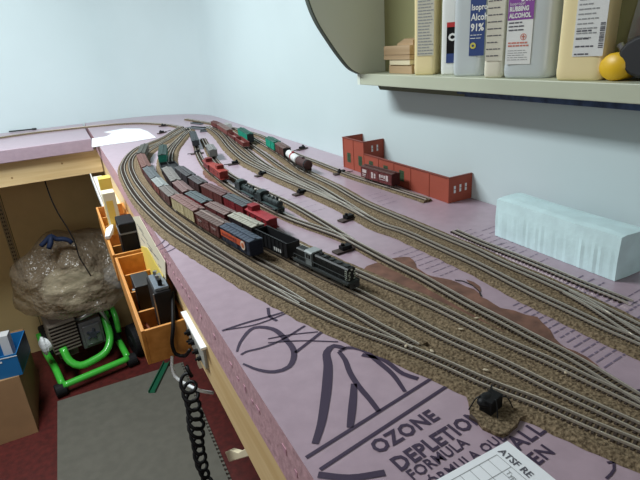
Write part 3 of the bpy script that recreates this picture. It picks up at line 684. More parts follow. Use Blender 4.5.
bd = thing('brick_factory', 'red brick model factory flat with a taller tower end against the right wall', 'model building', (XF+.02, .93, TZ)); OB = Vector(bd.location)
th = .003
def wallx(name, x0, y0, y1, z1, pil):   # a wall along y with pilasters
    mb = MB(); mb.box(x0, x0+th, y0, y1, TZ+.0003, z1)
    for y in pil: mb.box(x0-.0010, x0, y-.0022, y+.0022, TZ+.0003, z1)
    w = obj(name, mb, M_BRICK, bd, off=OB)
    mb = MB(); mb.box(x0-.0018, x0+th+.0005, y0-.0005, y1+.0005, z1, z1+.0018); obj('coping', mb, M_CAP, w, off=OB)
    return w
def windows_x(w, x0, spots, m=M_WGREEN, hw=.0085, hh=.012):
    for y, z in spots:
        mb = MB(); mb.box(x0-.0006, x0+.0002, y-hw, y+hw, z-hh, z+hh); f = obj('window', mb, m, w, off=OB)
        mb = MB()
        for k in (-.33, .33): mb.box(x0-.0010, x0-.0006, y+hw*k-.0004, y+hw*k+.0004, z-hh, z+hh)
        for k in (-.5, 0, .5): mb.box(x0-.0010, x0-.0006, y-hw, y+hw, z+hh*k-.0004, z+hh*k+.0004)
        obj('window_bars', mb, mat('window_bar', (.03,.06,.03), .5), f, off=OB)
w = wallx('tower_front_wall', XF, YM, YA, ZT, (YM+.0022, (YM+YA)/2, YA-.0022)); windows_x(w, XF, [(1.103, TZ+.030), (1.048, TZ+.030)])
w = wallx('low_front_wall', XF, YB, YM-.0005, ZL, [YB+.0022]+[YB+.308*k/5 for k in range(1, 5)]); windows_x(w, XF, [(.722+.308*k/5+.0308, TZ+.026) for k in (2, 3, 4)])
def wally(name, y0, x0, x1, z1, zb=TZ+.0003):
    mb = MB(); mb.box(x0, x1, y0, y0+th, zb, z1); w = obj(name, mb, M_BRICK, bd, off=OB)
    mb = MB(); mb.box(x0, x1, y0-.0006, y0+th+.0006, z1, z1+.0018); obj('coping', mb, M_CAP, w, off=OB); return w
wally('tower_far_wall', YA-th-.001, XF+th, WX-.0012, ZT)
w1 = wally('tower_near_wall', YM, XF+th, WX-.0012, ZT)
w2 = wally('low_near_wall', YB, XF+th, WX-.0012, ZL)
def windows_y(w, y0, spots, hw, hh):
    for x, z in spots:
        mb = MB(); mb.box(x-hw, x+hw, y0-.0007, y0+.0002, z-hh, z+hh); f = obj('window', mb, M_WIN, w, 'white window', off=OB)
        mb = MB(); mb.box(x-hw, x+hw, y0-.0011, y0-.0007, z-.0005, z+.0005); obj('window_bars', mb, M_CAP, f, off=OB)
windows_y(w1, YM, [(XF+.024, TZ+.060), (XF+.039, TZ+.060)], .0022, .0075)
windows_y(w2, YB, [(XF+.014, TZ+.026), (XF+.028, TZ+.027), (XF+.042, TZ+.027)], .0022, .0072)
# ------------------------------------------------------------------ pale blue foam block
bx0, bx1, by0, by1 = .583, .636, .344, .548; bz = TZ+.0600
def rr(cx0, cx1, cy0, cy1, z, r=.0): return [(cx0,cy0,z),(cx1,cy0,z),(cx1,cy1,z),(cx0,cy1,z)]
mb = MB(); nx, ny, nz_ = 5, 44, 7; 
def blk(i, j, k):
    x = bx0+(bx1-bx0)*i/nx; y = by0+(by1-by0)*j/ny; z = TZ+.0005+(bz-TZ)*k/nz_
    w = .0012*noise.noise(Vector((x*40, y*210, z*10)))*(1 if k < nz_*.65 else .15)
    if i == 0: x += w-.001*math.sin(math.pi*k/nz_)
    if j == 0: y += w
    if j == ny: y -= w
    if k == nz_: z += .003*noise.noise(Vector((x*18, y*12, 1)))+.022*(i/nx)*0+.004*(y-by0)/(by1-by0)-(.0015 if i in (0,nx) else 0)
    return (x, y, z)
idx = {}; vs = []; fs = []
def V(i, j, k):
    if (i,j,k) not in idx: idx[(i,j,k)] = len(vs); vs.append(blk(i,j,k))
    return idx[(i,j,k)]
for i in range(nx):
    for j in range(ny): fs += [(V(i,j,0),V(i,j+1,0),V(i+1,j+1,0),V(i+1,j,0)), (V(i,j,nz_),V(i+1,j,nz_),V(i+1,j+1,nz_),V(i,j+1,nz_))]
for j in range(ny):
    for k in range(nz_): fs += [(V(0,j,k),V(0,j,k+1),V(0,j+1,k+1),V(0,j+1,k)), (V(nx,j,k),V(nx,j+1,k),V(nx,j+1,k+1),V(nx,j,k+1))]
for i in range(nx):
    for k in range(nz_): fs += [(V(i,0,k),V(i+1,0,k),V(i+1,0,k+1),V(i,0,k+1)), (V(i,ny,k),V(i,ny,k+1),V(i+1,ny,k+1),V(i+1,ny,k))]
mb.add(vs, fs)
fb = obj('foam_block', mb, mat('blue_foam', (.66,.86,.88), .75, nz=(35,.06), bump=(160,.35,.001)), smooth=False)
tag(fb, 'rough cut pale blue foam block standing near the right wall', 'foam block')

# ------------------------------------------------------------------ wall shelf
SZ, SF, SE = 1.459, .620, 1.006
sh = thing('wall_shelf', 'sage green wall shelf with curved end panel and bottles on it', 'shelf', (WX, .6, SZ)); OS = Vector(sh.location)
mb = MB(); mb.box(SF, WX-.0085, .12, SE+.0, SZ-.0235, SZ); obj('shelf_board', mb, M_SHELF, sh, off=OS, bevel=.0012)
mb = MB(); mb.box(WX-.008, WX-.0008, .12, SE+.004, SZ-.0235, 1.80); obj('back_panel', mb, M_SHELFB, sh, 'olive back panel', off=OS)
curve = [(SF,SZ-.0235),(SF,SZ),(.598,1.471),(.573,1.498),(.546,1.534),(.520,1.574),(.505,1.612),(.497,1.66),(.494,1.72),(.494,1.80)]
cv = [Vector((p[0], 0, p[1])) for p in curve]; cs = [cv[0]]+crom(cv[1:], .006)
mb = MB(); poly = [(p.x, p.z) for p in cs]+[(WX-.0085, 1.80), (WX-.0085, SZ-.0235)]; n = len(poly)
ya, yb = SE+.0005, SE+.012
mb.add([(p[0], ya, p[1]) for p in poly]+[(p[0], yb, p[1]) for p in poly], [tuple(range(n)), tuple(range(2*n-1, n-1, -1))]+[(k, (k+1) % n, n+(k+1) % n, n+k) for k in range(n)])
obj('end_panel', mb, mat('end_panel_paint', (.74,.80,.70), .5), sh, 'pale curved end panel', off=OS)
mb = MB(); c2 = cs[1:]
lo = [[(p.x-.003, ya-.001, p.z), (p.x-.003, yb+.001, p.z), (p.x, yb+.001, p.z), (p.x, ya-.001, p.z)] for p in c2]
mb.loft(lo); obj('edge_band', mb, mat('dark_edge', (.07,.09,.07), .5), sh, 'dark green edge of the curved panel', off=OS)
mb = MB(); mb.add([(.668,1.012,SZ-.0236),(.668,.12,SZ-.0236),(.668,.12,SZ-.0388),(.668,1.0,SZ-.0388),(WX-.0085,1.012,SZ-.0236),(WX-.0085,.12,SZ-.0236),(WX-.0085,.12,SZ-.0388),(WX-.0085,1.0,SZ-.0388)], [(0,1,2,3),(4,7,6,5),(0,4,5,1),(1,5,6,2),(2,6,7,3),(3,7,4,0)])
obj('wall_cleat', mb, mat('olive_cleat', (.13,.14,.085), .6), sh, 'dark cleat under the shelf', off=OS)
mb = MB(); mb.box(.6665, .6679, .12, .72, SZ-.0386, SZ-.0240)
mb.box(.6660, .6666, .12, .74, SZ-.0345, SZ-.0300)
obj('tape_strip', mb, mat('navy_tape', (.045,.075,.16), .5, nz=(80,.4)), sh, 'navy blue tape along the cleat', off=OS)

UXN, UZ, NXN = Vector((0,-1,0)), Vector((0,0,1)), Vector((-1,0,0))
def bottle(label, cx, cy, w, d, deg, H, m, capm, neck=.016, rnd=.35, shoulder=.72):
    t = thing('bottle', label, 'bottle', (cx, cy, SZ+.0004), math.radians(deg)); n = 40; rings = []; neck = min(neck, d*.85)
    def ring(sx, sy, z, e=rnd):
        return [(math.copysign(abs(math.cos(a))**e, math.cos(a))*sx, math.copysign(abs(math.sin(a))**e, math.sin(a))*sy, z) for a in [2*math.pi*k/n for k in range(n)]]
    for z, s in ((0,.90),(.003,.965),(.008,.99),(.014,1.0),(.017,.99),(H*.4,.985),(H*shoulder,1.0),(H*(shoulder+.06),.97),(H*(shoulder+.12),.86),(H*(shoulder+.17),.62)):
        rings.append(ring(d*s, w*s, z))
    rings.append(ring(neck, neck, H*(shoulder+.20), 1)); rings.append(ring(neck, neck, H*.97, 1))
    mb = MB(); mb.loft(rings); obj('body', mb, m, t, smooth=True)
    mb = MB(); mb.cyl((0,0,H*.955),(0,0,H*1.07),neck*1.15,24)
    for k in range(24):
        a = 2*math.pi*k/24; mb.box(-.0006,.0006,-.0006,.0006,H*.96,H*1.06,Matrix.Translation((math.cos(a)*neck*1.16, math.sin(a)*neck*1.16, 0)))
    obj('cap', mb, capm, t)
    return t, -d, (lambda fr: w*(1-2*fr))
Zs = SZ+.0004
def lab(t, x, y0, y1, z0, z1, m, name='paper_label', label=None, lift=.0006):
    mb = MB(); mb.box(x-lift, x-lift+.0004, y1, y0, z0-Zs, z1-Zs); return obj(name, mb, m, t, label)
def ltext(p, x, s, size, y, z, m, bold=0, stretch=1.):
    return obj('lettering', text_mb(s, size, 0, 0, Vector((x, y, z-Zs)), UXN*stretch, UZ, NXN, bold, .0002), m, p, fix=False)
def fine(p, x, y0, y1, z0, z1, n, m, h=.0010, seed=1):
    R = random.Random(seed); mb = MB()
    for k in range(n):
        z = z1+(z0-z1)*k/max(1, n-1); y = y0; end = y1+(y0-y1)*R.uniform(0, .25)
        while y > end+.002:
            l = min(R.uniform(.003,.009), y-end); mb.box(x-.0003, x, y-l, y, z-Zs, z+h-Zs); y -= l+.0012
    return obj('fine_print', mb, m, p)
def strip(p, name, x, y0, y1, z0, z1, m, label=None):
    mb = MB(); mb.box(x-.0003, x, y1, y0, z0-Zs, z1-Zs); return obj(name, mb, m, p, label)
M_TXT = mat('label_ink', (.10,.10,.12), .6); M_TXTG = mat('label_grey', (.32,.33,.33), .6); M_LW = mat('label_white', (.78,.79,.76), .55); M_LB = mat('label_blue', (.03,.06,.20), .5); M_LP = mat('label_purple', (.26,.07,.34), .5)
M_YEL = mat('cream_yellow_plastic', (.90,.76,.42), .35, coat=.2); M_CLR = mat('clear_plastic', (.74,.80,.82), .22, alpha=.66, spec=.6); M_WPL = mat('white_plastic', (.80,.82,.78), .4); M_CRM = mat('cream_plastic', (.84,.80,.64), .4)
M_CAPW = mat('cap_white', (.7,.7,.7), .4)
t, x, F = bottle('cream yellow jug bottle with a fine printed panel, beside the wood blocks', .6520, .8100, .0210, .020, 30, .20, M_YEL, M_CAPW)
l = lab(t, x, F(.20), F(.97), 1.494, 1.60, mat('label_cream', (.62,.60,.48), .55)); fine(l, x-.0007, F(.24), F(.94), 1.497, 1.597, 20, M_TXTG, .0018, 3)
t, x, F = bottle('white bottle with a black and red wrap label, left of the isopropyl alcohol', .6600, .7520, .0165, .013, 30, .165, M_WPL, M_CAPW, rnd=.5)
l = lab(t, x, F(.36), F(.98), 1.480, 1.548, M_BLACK, label='black wrap label'); strip(l, 'red_stripe', x-.0006, F(.36), F(.98), 1.540, 1.548, mat('label_red', (.5,.03,.03), .5))
ltext(l, x-.0008, 'C', .016, F(.46), 1.518, M_LW, .001); strip(l, 'blue_stripe', x-.0006, F(.36), F(.98), 1.480, 1.496, M_LB)
t, x, F = bottle('translucent alcohol bottle with a blue label reading Isopropyl Alcohol 91%', .6530, .6940, .0280, .0175, 25, .20, M_CLR, M_CAPW, rnd=.55)
l = lab(t, x, F(.56), F(1.02), 1.492, 1.580, M_LB, label='dark blue label')
ltext(l, x-.0008, 'Isopropyl', .0125, F(.59), 1.5625, M_LW, .0003, .82); ltext(l, x-.0008, 'Alcohol', .0145, F(.59), 1.547, M_LW, .0003, .82); ltext(l, x-.0008, '91%', .0155, F(.59), 1.531, M_LW, .0005, .85)
yc = F(.68); mb = MB(); mb.cyl((x-.0006, yc, 1.508-Zs), (x-.0012, yc, 1.508-Zs), .0050, 18); em = obj('seal_emblem', mb, mat('label_yellow', (.62,.55,.10), .5), l)
mb = MB(); mb.cyl((x-.0012, yc, 1.508-Zs), (x-.0014, yc, 1.508-Zs), .0020, 12); obj('seal_centre', mb, M_LB, l)
fine(l, x-.0007, F(.59), F(.95), 1.519, 1.524, 2, M_LW, .0010, 4)
t, x, F = bottle('cream white bottle covered in printed lines, between the two alcohol bottles', .6385, .6220, .0155, .014, 25, .21, M_CRM, M_CAPW, rnd=.5)
l = lab(t, x, F(.10), F(.97), 1.485, 1.62, mat('label_ivory', (.72,.69,.56), .55)); fine(l, x-.0007, F(.14), F(.88), 1.492, 1.61, 13, M_TXT, .0014, 5)
t, x, F = bottle('large translucent bottle with a purple and white rubbing alcohol label', .6541, .5660, .0375, .022, 18, .21, M_CLR, M_CAPW, rnd=.5)
l = lab(t, x, F(.09), F(.60), 1.480, 1.625, M_LW, label='white and purple label')
lp = lab(t, x, F(.09), F(.60), 1.5415, 1.625, M_LP, 'purple_panel', 'purple top of the label', .0009)
ltext(lp, x-.0012, '50%', .0125, F(.34), 1.566, M_LW, .0004, .9); ltext(lp, x-.0012, 'Isopropyl', .006, F(.12), 1.5615, M_LW); ltext(lp, x-.0012, 'RUBBING', .0088, F(.12), 1.5535, M_LW, .0004, .78); ltext(lp, x-.0012, 'ALCOHOL', .0088, F(.12), 1.5445, M_LW, .0004, .78)
fine(l, x-.0007, F(.12), F(.45), 1.527, 1.537, 3, M_TXT, .0018, 6)
yc = F(.43); n = 24; mb = MB()
mb.add([(x-.0009, yc+.0046*r*math.cos(2*math.pi*k/n), 1.518-Zs+.0046*r*math.sin(2*math.pi*k/n)) for r in (1,.78) for k in range(n)], [(k,(k+1) % n,n+(k+1) % n,n+k) for k in range(n)])
mb.box(x-.0009, x-.0007, yc-.0008, yc+.0008, 1.5150-Zs, 1.5210-Zs); mb.box(x-.0009, x-.0007, yc-.0026, yc+.0026, 1.5175-Zs, 1.519-Zs)
obj('seal_emblem', mb, mat('label_salmon', (.62,.22,.17), .5), l)
fine(l, x-.0007, F(.13), F(.55), 1.505, 1.509, 2, MATS['label_salmon'], .0022, 7); fine(l, x-.0007, F(.13), F(.55), 1.486, 1.499, 5, M_TXTG, .0008, 8)
t, x, F = bottle('large cream yellow bottle with a white instruction label, nearest the black tool', .6493, .4720, .0315, .022, 14, .20, M_YEL, M_CAPW)
l = lab(t, x, F(.36), F(.97), 1.490, 1.60, M_LW); fine(l, x-.0007, F(.40), F(.80), 1.512, 1.598, 16, M_TXTG, .0016, 9); fine(l, x-.0007, F(.40), F(.78), 1.492, 1.5205, 4, M_TXT, .0018, 10)
mb = MB(); R = random.Random(5); z = 1.500
while z < 1.530:
    h = R.uniform(.0005,.0016); mb.box(x-.0010, x-.0007, F(.95), F(.86), z-Zs, z+h-Zs); z += h+R.uniform(.0005,.0012)
obj('barcode', mb, M_TXT, l)
# wood blocks
M_BLK = mat('raw_wood', (.46,.32,.18), .65); wood_grain(M_BLK, 1, (.38,.25,.13), (.56,.41,.25))
wb = [(.928,.850,.645,.690,0,.017,'lowest raw wood block of the stack at the left shelf end','wood block'),(.922,.852,.642,.690,.0173,.027,'thin pale wood slat second from the bottom at the left shelf end','wood slat'),
      (.940,.850,.640,.690,.0273,.0365,'reddish wood slat in the middle of the stack at the left shelf end','wood slat'),(.940,.850,.640,.690,.0368,.0545,'wide raw wood block near the top of the stack at the left shelf end','wood block')]
for i, (y0, y1, x0, x1, z0, z1, l, c) in enumerate(wb):
    mb = MB(); mb.box(x0, x1, y1, y0, SZ+.0003+z0, SZ+z1); o_ = obj('wood_piece', mb, M_BLK if i != 1 else M_CREAM, bevel=.0006); tag(o_, l, c, 'wood pieces stacked on the shelf')
mb = MB(); mb.loft([[(.650,.905,SZ+.0548),(.685,.905,SZ+.0548),(.685,.905,SZ+.060),(.650,.905,SZ+.058)],[(.650,.88,SZ+.0548),(.685,.88,SZ+.0548),(.685,.88,SZ+.068),(.650,.88,SZ+.067)],[(.650,.852,SZ+.0548),(.685,.852,SZ+.0548),(.685,.852,SZ+.066),(.650,.852,SZ+.064)]])
tag(obj('wood_scrap', mb, M_BLK), 'small humped scrap of wood on top of the block stack', 'wood scrap')
# black tool with yellow end + clear packet at the right
t = thing('tape_dispenser', 'black hand tool with a bright yellow end beside the large yellow bottle', 'tool', (.655, .374, SZ))
mb = MB(); pts = []
n = 20
prof = [(.050*math.cos(a)*(.95 if math.cos(a) > 0 else .9), .026+.028*math.sin(a)) for a in [2*math.pi*k/n for k in range(n)]]
mb.loft([[(x, p[0]*s, .004+(p[1]-.026)*s+.026) for p in prof] for x, s in ((-.020,.86),(-.016,.97),(0,1),(.016,.97),(.020,.86))]); obj('body', mb, mat('black_rubber', (.012,.012,.014), .6), t, smooth=False, bevel=.001)
mb = MB(); mb.loft([[(x, .050+(.020*s)*math.cos(a)-.001, .0175+.0172*s*math.sin(a)) for a in [math.pi*2*k/16 for k in range(16)]] for x, s in ((-.021,.85),(-.016,1),(.010,1),(.016,.8))]); obj('yellow_end', mb, mat('yellow_plastic', (.82,.50,.02), .4), t, 'bright yellow plastic end', smooth=True)
mb = MB(); mb.cyl((-.0205,-.005,.030),(-.0225,-.005,.030),.015,20); obj('hub', mb, M_MATTE, t)
mb = MB(); mb.cyl((-.006,.046,.036),(-.006,.052,.044),.004,10); obj('button', mb, M_STEEL, t)
t = thing('clear_packet', 'clear packet with a dark red insert standing behind the black tool', 'packet', (.684, .39, SZ))
mb = MB(); mb.loft([[(-.006,-.045,.0005),(.004,-.045,.0005),(.004,.042,.0005),(-.006,.042,.0005)],[(-.009,-.047,.05),(.003,-.047,.05),(.003,.044,.05),(-.009,.044,.05)],[(-.001,-.045,.098),(.002,-.045,.098),(.002,.042,.098),(-.001,.042,.098)]]); obj('packet', mb, mat('packet_film', (.62,.66,.66), .2, alpha=.5), t)
mb = MB(); mb.box(-.004, -.001, -.040, .038, .04, .075); obj('insert', mb, mat('insert_red', (.28,.03,.04), .5), t, 'dark red card insert')

# ------------------------------------------------------------------ grid sheet in the foreground
c0, cL, cR = Zp(507.5,440.5,TZ+.002), Zp(430,480,TZ+.002), Zp(556,479.5,TZ+.002)
e1 = (cR-c0).normalized(); e2 = Vector((e1.y, -e1.x, 0))
if e2.dot(cL-c0) < 0: e2 = -e2
ps = thing('schedule_sheet', 'white printed grid sheet lying at the bottom edge on the pink foam', 'paper', (c0.x, c0.y, TZ)); OP = Vector(ps.location)
W_, H_ = .105, .14
def q(a, b, z): p = c0+e1*a+e2*b; return (p.x, p.y, z)
mb = MB(); mb.add([q(a,b,TZ+z) for z in (.0009,.0016) for a, b in ((0,0),(W_,0),(W_,H_),(0,H_))], [(0,3,2,1),(4,5,6,7),(0,1,5,4),(1,2,6,5),(2,3,7,6),(3,0,4,7)]); pg = obj('page', mb, M_PAPER, ps, off=OP)
mb = MB(); z = TZ+.0018
def gl(a0, b0, a1, b1, w=.0005):
    A, B = Vector(q(a0,b0,z)), Vector(q(a1,b1,z)); d = (B-A).normalized(); k = Vector((-d.y,d.x,0))*w/2; mb.add([A-k,B-k,B+k,A+k],[(0,1,2,3)])
for b in [.018+.0095*i for i in range(12)]: gl(.006, b, W_-.004, b)
gl(.006,.018,.006,.1225); gl(W_-.004,.018,W_-.004,.1225); gl(.020,.018,.020,.1225); gl(.040,.018,.040,.1225)
obj('grid_lines', mb, M_TXTG, pg, off=OP, fix=False)
obj('lettering', text_mb('ATSF RE', .0084, 0, 0, Vector(q(.004,.0150,TZ+.0016)), e1, -e2, Vector((0,0,1)), .0002, .0003), M_TXT, pg, off=OP, fix=False)
obj('lettering', text_mb('Type', .006, 0, 0, Vector(q(.0215,.0262,TZ+.0016)), e1, -e2, Vector((0,0,1)), 0, .0003), M_TXTG, pg, off=OP, fix=False)
# ------------------------------------------------------------------ along the table's left side
def tray(label, y0, y1, x0, x1, z0, z1, nd):
    t = thing('wooden_tray', label, 'tray', (x0, y0, z0)); o = Vector(t.location); th = .006
    mb = MB(); mb.box(x0, x0+th, y0, y1, z0, z1); obj('front_plank', mb, M_BINWOOD, t, off=o, bevel=.0008)
    mb = MB(); mb.box(x1-th, x1, y0+th, y1, z0, z1); obj('back_plank', mb, M_BINWOOD, t, off=o)
    mb = MB(); mb.box(x0+th, x1-th, y0+th, y1-th, z0, z0+.005); obj('bottom', mb, M_BINWOOD, t, off=o)
    for a, b in ((y0, y0+th), (y1-th, y1)):
        mb = MB(); mb.box(x0+th+.0002, x1-.0003, a, b, z0, z1-.001); obj('end_board', mb, M_BINWOOD, t, off=o, bevel=.0006)
    for k in range(1, nd):
        y = y0+(y1-y0)*k/nd; mb = MB(); mb.box(x0+th, x1-th, y, y+.005, z0+.005, z1-.012); obj('divider', mb, M_BINWOOD, t, off=o)
    return t
XR = XE+.0115
tray('orange brown divided wooden tray hung on the rail, nearer the room', .815, 1.205, .041, XR, 1.018, 1.087, 4)
tray('orange brown divided wooden tray hung on the rail, the farther one', 1.225, 1.70, .038, XR, 1.018, 1.087, 5)
# dark power pack and throttle in the near tray
t = thing('handheld_throttle', 'black handheld throttle with silver controls standing in the nearer tray', 'controller', (.099, .90, 1.024), math.radians(0))
mb = MB(); mb.box(-.020, .011, -.045, .045, 0, .108); obj('case', mb, M_MATTE, t, bevel=.004)
mb = MB(); mb.box(-.017, .008, -.040, .030, .1083, .114); obj('face_plate', mb, mat('slate_panel', (.14,.17,.20), .35), t, 'slate grey control face', bevel=.001)
for y in (-.028, -.008, .014):
    mb = MB(); mb.cyl((-.005,y,.114),(-.005,y,.126),.004,12); obj('knob', mb, M_STEEL if y > -.02 else M_BLACK, t)
mb = MB(); mb.tube([(-.0205,-.04+.0*k,.105-.016*k) for k in range(7)], .0016, 6); obj('silver_trim', mb, M_STEEL, t, 'silver edge trim')
t = thing('power_pack', 'squat black box behind the handheld throttle in the nearer tray', 'power supply', (.080, 1.02, 1.0237))
mb = MB(); mb.box(-.022, .012, -.030, .045, 0, .070); obj('case', mb, mat('charcoal_box', (.010,.011,.013), .5), t, bevel=.002)
mb = MB(); mb.cyl((-.0225,.01,.045),(-.026,.01,.045),.005,12); obj('dial', mb, M_STEEL, t)
mb = MB(); mb.tube([(.062,.845,1.045),(.060,.87,1.055),(.058,.90,1.050),(.060,.93,1.043)], .003, 8); tag(obj('copper_fitting', mb, mat('copper', (.45,.16,.09), .4, metal=.6)), 'small copper coloured fitting lying in the near end of the tray', 'fitting')
t = thing('black_case', 'tall black case with a pale band standing in the farther tray', 'case', (.085, 1.30, 1.0237))
mb = MB(); mb.box(-.018, .022, -.050, .030, 0, .128); obj('case', mb, M_BLACK, t, bevel=.003)
mb = MB(); mb.box(-.0186, .0226, -.0508, .0308, .100, .104); obj('band', mb, mat('grey_band', (.16,.17,.18), .4), t, 'grey band')
t = thing('white_tool', 'white handled tool lying across the rim of the farther tray', 'tool', (.052, 1.40, 1.089), math.radians(78))
mb = MB(); mb.loft([[(-.055,-.006,0),(-.055,.006,0),(-.055,.006,.010),(-.055,-.006,.010)],[(0,-.009,0),(0,.009,0),(0,.009,.013),(0,-.009,.013)],[(.05,-.004,0),(.05,.004,0),(.05,.004,.007),(.05,-.004,.007)]]); obj('handle', mb, M_WHITE, t, bevel=.002)
mb = MB(); mb.cyl((.05,0,.0045),(.085,0,.0045),.003,8); obj('tip', mb, M_STEEL, t)
for i, (y, x0, x1, z, c, l) in enumerate([(1.47,.056,.088,1.186,(.76,.70,.50),'cream box standing in the farther tray, the nearer of two'),(1.60,.060,.094,1.200,(.78,.58,.10),'yellow box standing in the farther tray behind the cream one')]):
    t = thing('tall_carton', l, 'box', ((x0+x1)/2, y, 1.0237)); w = (x1-x0)/2
    mb = MB(); mb.box(-w, w, -.022, .022, 0, z-1.0237); obj('carton', mb, mat('carton%d' % i, c, .6), t, bevel=.001)
    mb = MB(); mb.box(-w-.0005, -w, -.016, .016, .05, .13); mb.box(-w*.7, w*.4, -.0225, -.022, .04, .14); obj('panel', mb, mat('carton_panel%d' % i, [(.80,.55,.10),(.8,.76,.6)][i], .6), t, 'contrasting printed panel')
mb = MB(); mb.box(.060, .104, 1.72, 2.30, 1.052, 1.064); mb.box(.060, .064, 1.72, 2.30, 1.0641, 1.080)
t_ = obj('white_ledge', mb, M_WHITE, bevel=.001); tag(t_, 'white narrow ledge along the table side just below the room corner', 'ledge')
mb = MB(); mb.box(.105, XR+.0003, 1.80, 2.28, 1.03, 1.0519); tag(obj('ledge_support', mb, M_CREAM), 'pale support strip under the white ledge', 'strip')
def sheet(name, label, pts, m, x=.1075, cat='paper'):
    P = [Xp(u, v, x) for u, v in pts]; t = thing(name, label, cat, P[0]); n = len(P)
    mb = MB(); mb.add([p for p in P]+[(p.x+.0007, p.y, p.z) for p in P], [tuple(range(n)), tuple(range(2*n-1, n-1, -1))]+[(k,(k+1) % n,n+(k+1) % n,n+k) for k in range(n)])
    obj('page', mb, m, t, off=P[0]); return t, P[0]
t, o = sheet('printed_sheet', 'cream sheet with dark printed lines hung on the table side', [(131,217),(139,216),(165,262),(166,283),(152,272),(135,252)], mat('cream_paper', (.72,.66,.50), .7))
mb = MB()
for (u, v, l) in [(137,224,7),(139,228,6),(142,234,7),(141,238,5),(147,243,7),(150,249,7),(154,254,6),(148,247,5),(158,264,4)]:
    a, b = Xp(u, v, .1068), Xp(u+l*.75, v+l, .1068); mb.add([a-Vector((0,0,.0012)), b-Vector((0,0,.0012)), b+Vector((0,0,.0012)), a+Vector((0,0,.0012))], [(0,1,2,3)])
obj('printed_lines', mb, M_TXT, t, off=o, fix=False)
t, o = sheet('yellow_note', 'yellow paper note overlapping the cream sheet on the table side', [(141,246),(147,248),(157,266),(163,276),(163,285),(152,281),(142,262)], mat('yellow_paper', (.80,.62,.12), .6), x=.1045)
t, o = sheet('white_card', 'white card tucked behind the tray below the yellow note', [(135,254),(141,252),(144,268),(146,284),(138,286)], mat('white_card', (.74,.74,.70), .6), x=.1050)
# control plate
t = thing('control_plate', 'grey metal control plate with sockets on the pine rail', 'control panel', (XR-.0005, .78, 1.05)); o = Vector(t.location)
mb = MB(); P = [Xp(u, v, XR-.004) for u, v in ((184,317),(203,350),(206,369),(192,347),(186,327))]
n = 5; mb.add(P+[(p.x+.004, p.y, p.z) for p in P], [tuple(range(n)), tuple(range(2*n-1,n-1,-1))]+[(k,(k+1) % n,n+(k+1) % n,n+k) for k in range(n)]); obj('plate', mb, mat('plate_grey', (.38,.38,.34), .5), t, off=o)
mb = MB(); a, b = Xp(184,316.5,XR-.0055), Xp(203.5,349.5,XR-.0055); mb.box(XR-.0095, XR-.0002, b.y, a.y, max(a.z,b.z)-.001, max(a.z,b.z)+.003); obj('top_flange', mb, M_WHITE, t, 'white top flange', off=o)
for u, v, r in ((190,332,.006),(194,342,.005),(198,351,.005),(192,340,.004),(201,358,.004)):
    p = Xp(u, v, XR-.004); mb = MB(); mb.cyl((p.x,p.y,p.z),(p.x-.006,p.y,p.z),r,12); mb.cyl((p.x-.006,p.y,p.z),(p.x-.010,p.y,p.z),r*.5,10); obj('socket', mb, M_BLACK, t, off=o)
# coiled cord
mb = MB(); base_p = Vector((.088, .72, 1.030)); pts = []
turns, L, r0 = 18, .34, .0098
for k in range(turns*14+1):
    a = 2*math.pi*k/14; z = -L*k/(turns*14); r = r0*(1+.22*math.sin(k*.031)+.12*math.sin(k*.11)); pts.append(base_p+Vector((r*math.cos(a)+.003*math.sin(k*.04), r*math.sin(a), z+.007*math.sin(a+.5*math.sin(k*.06)))))
lead = [Xp(187,366,.112), Xp(184,361,.100)+Vector((0,-.03,0)), base_p+Vector((.004,.004,.02))]
mb.tube(crom(lead, .006)[:-1]+pts, .0031, 7)
tag(obj('coiled_cord', mb, M_BLACK, smooth=True), 'black coiled cord hanging beside the pine rail over the grey mat', 'cord')
mb = MB(); mb.tube(crom([Vector((.112,.865,1.12)), Yp(173,330,.806), Yp(172,343,.803), Yp(176,354,.80), Yp(184,356,.79), Xp(190,350,XR-.012)], .006), .0034, 8)
tag(obj('cable_loop', mb, M_BLACK, smooth=True), 'black cable looping from the throttle past the tray end', 'cable')
mb = MB(); mb.tube(crom([Yp(172,356,.806), Yp(172,366,.80), Yp(175,376,.79), Yp(186,384,.76), Yp(200,390.5,.72), Xp(213,393,.128)], .006), .0030, 8)
tag(obj('white_cable', mb, M_WHITE, smooth=True), 'white cable drooping from under the tray behind the rail', 'cable')

# ------------------------------------------------------------------ floor things
# jigsaw floor mat
A, B, C_, D_ = Zp(58,403,0), Zp(160,358,0), Zp(217,435,0), Zp(228,480,0)
dl = (Zp(58,480,0)-A); dl.normalize(); dr = (D_-C_).normalized(); ex = Vector((-dl.y, dl.x, 0)); ex = ex if ex.x > 0 else -ex
Wm = .592; P0 = A; yl = 1.02
mb = MB(); left = [P0+dl*yl, P0]; right = []
n = 42
for k in range(n+1):
    s = yl*k/n; base_ = P0+ex*Wm+dl*s
    if k < n:
        sA = s+yl/n*.12; sB = s+yl/n*.40; sC = s+yl/n*.55; sD = s+yl/n*.88
        for ss, o_ in ((s,0),(sA,.0),(s,.011),(sC+.004,.011),(sB,0)): right.append(P0+ex*(Wm+o_)+dl*ss)
poly = [(p.x,p.y) for p in left+right]
mb.prism(poly, .0004, .0105); tag(obj('foam_mat', mb, M_MATG), 'grey jigsaw edged foam mat on the red floor', 'mat')
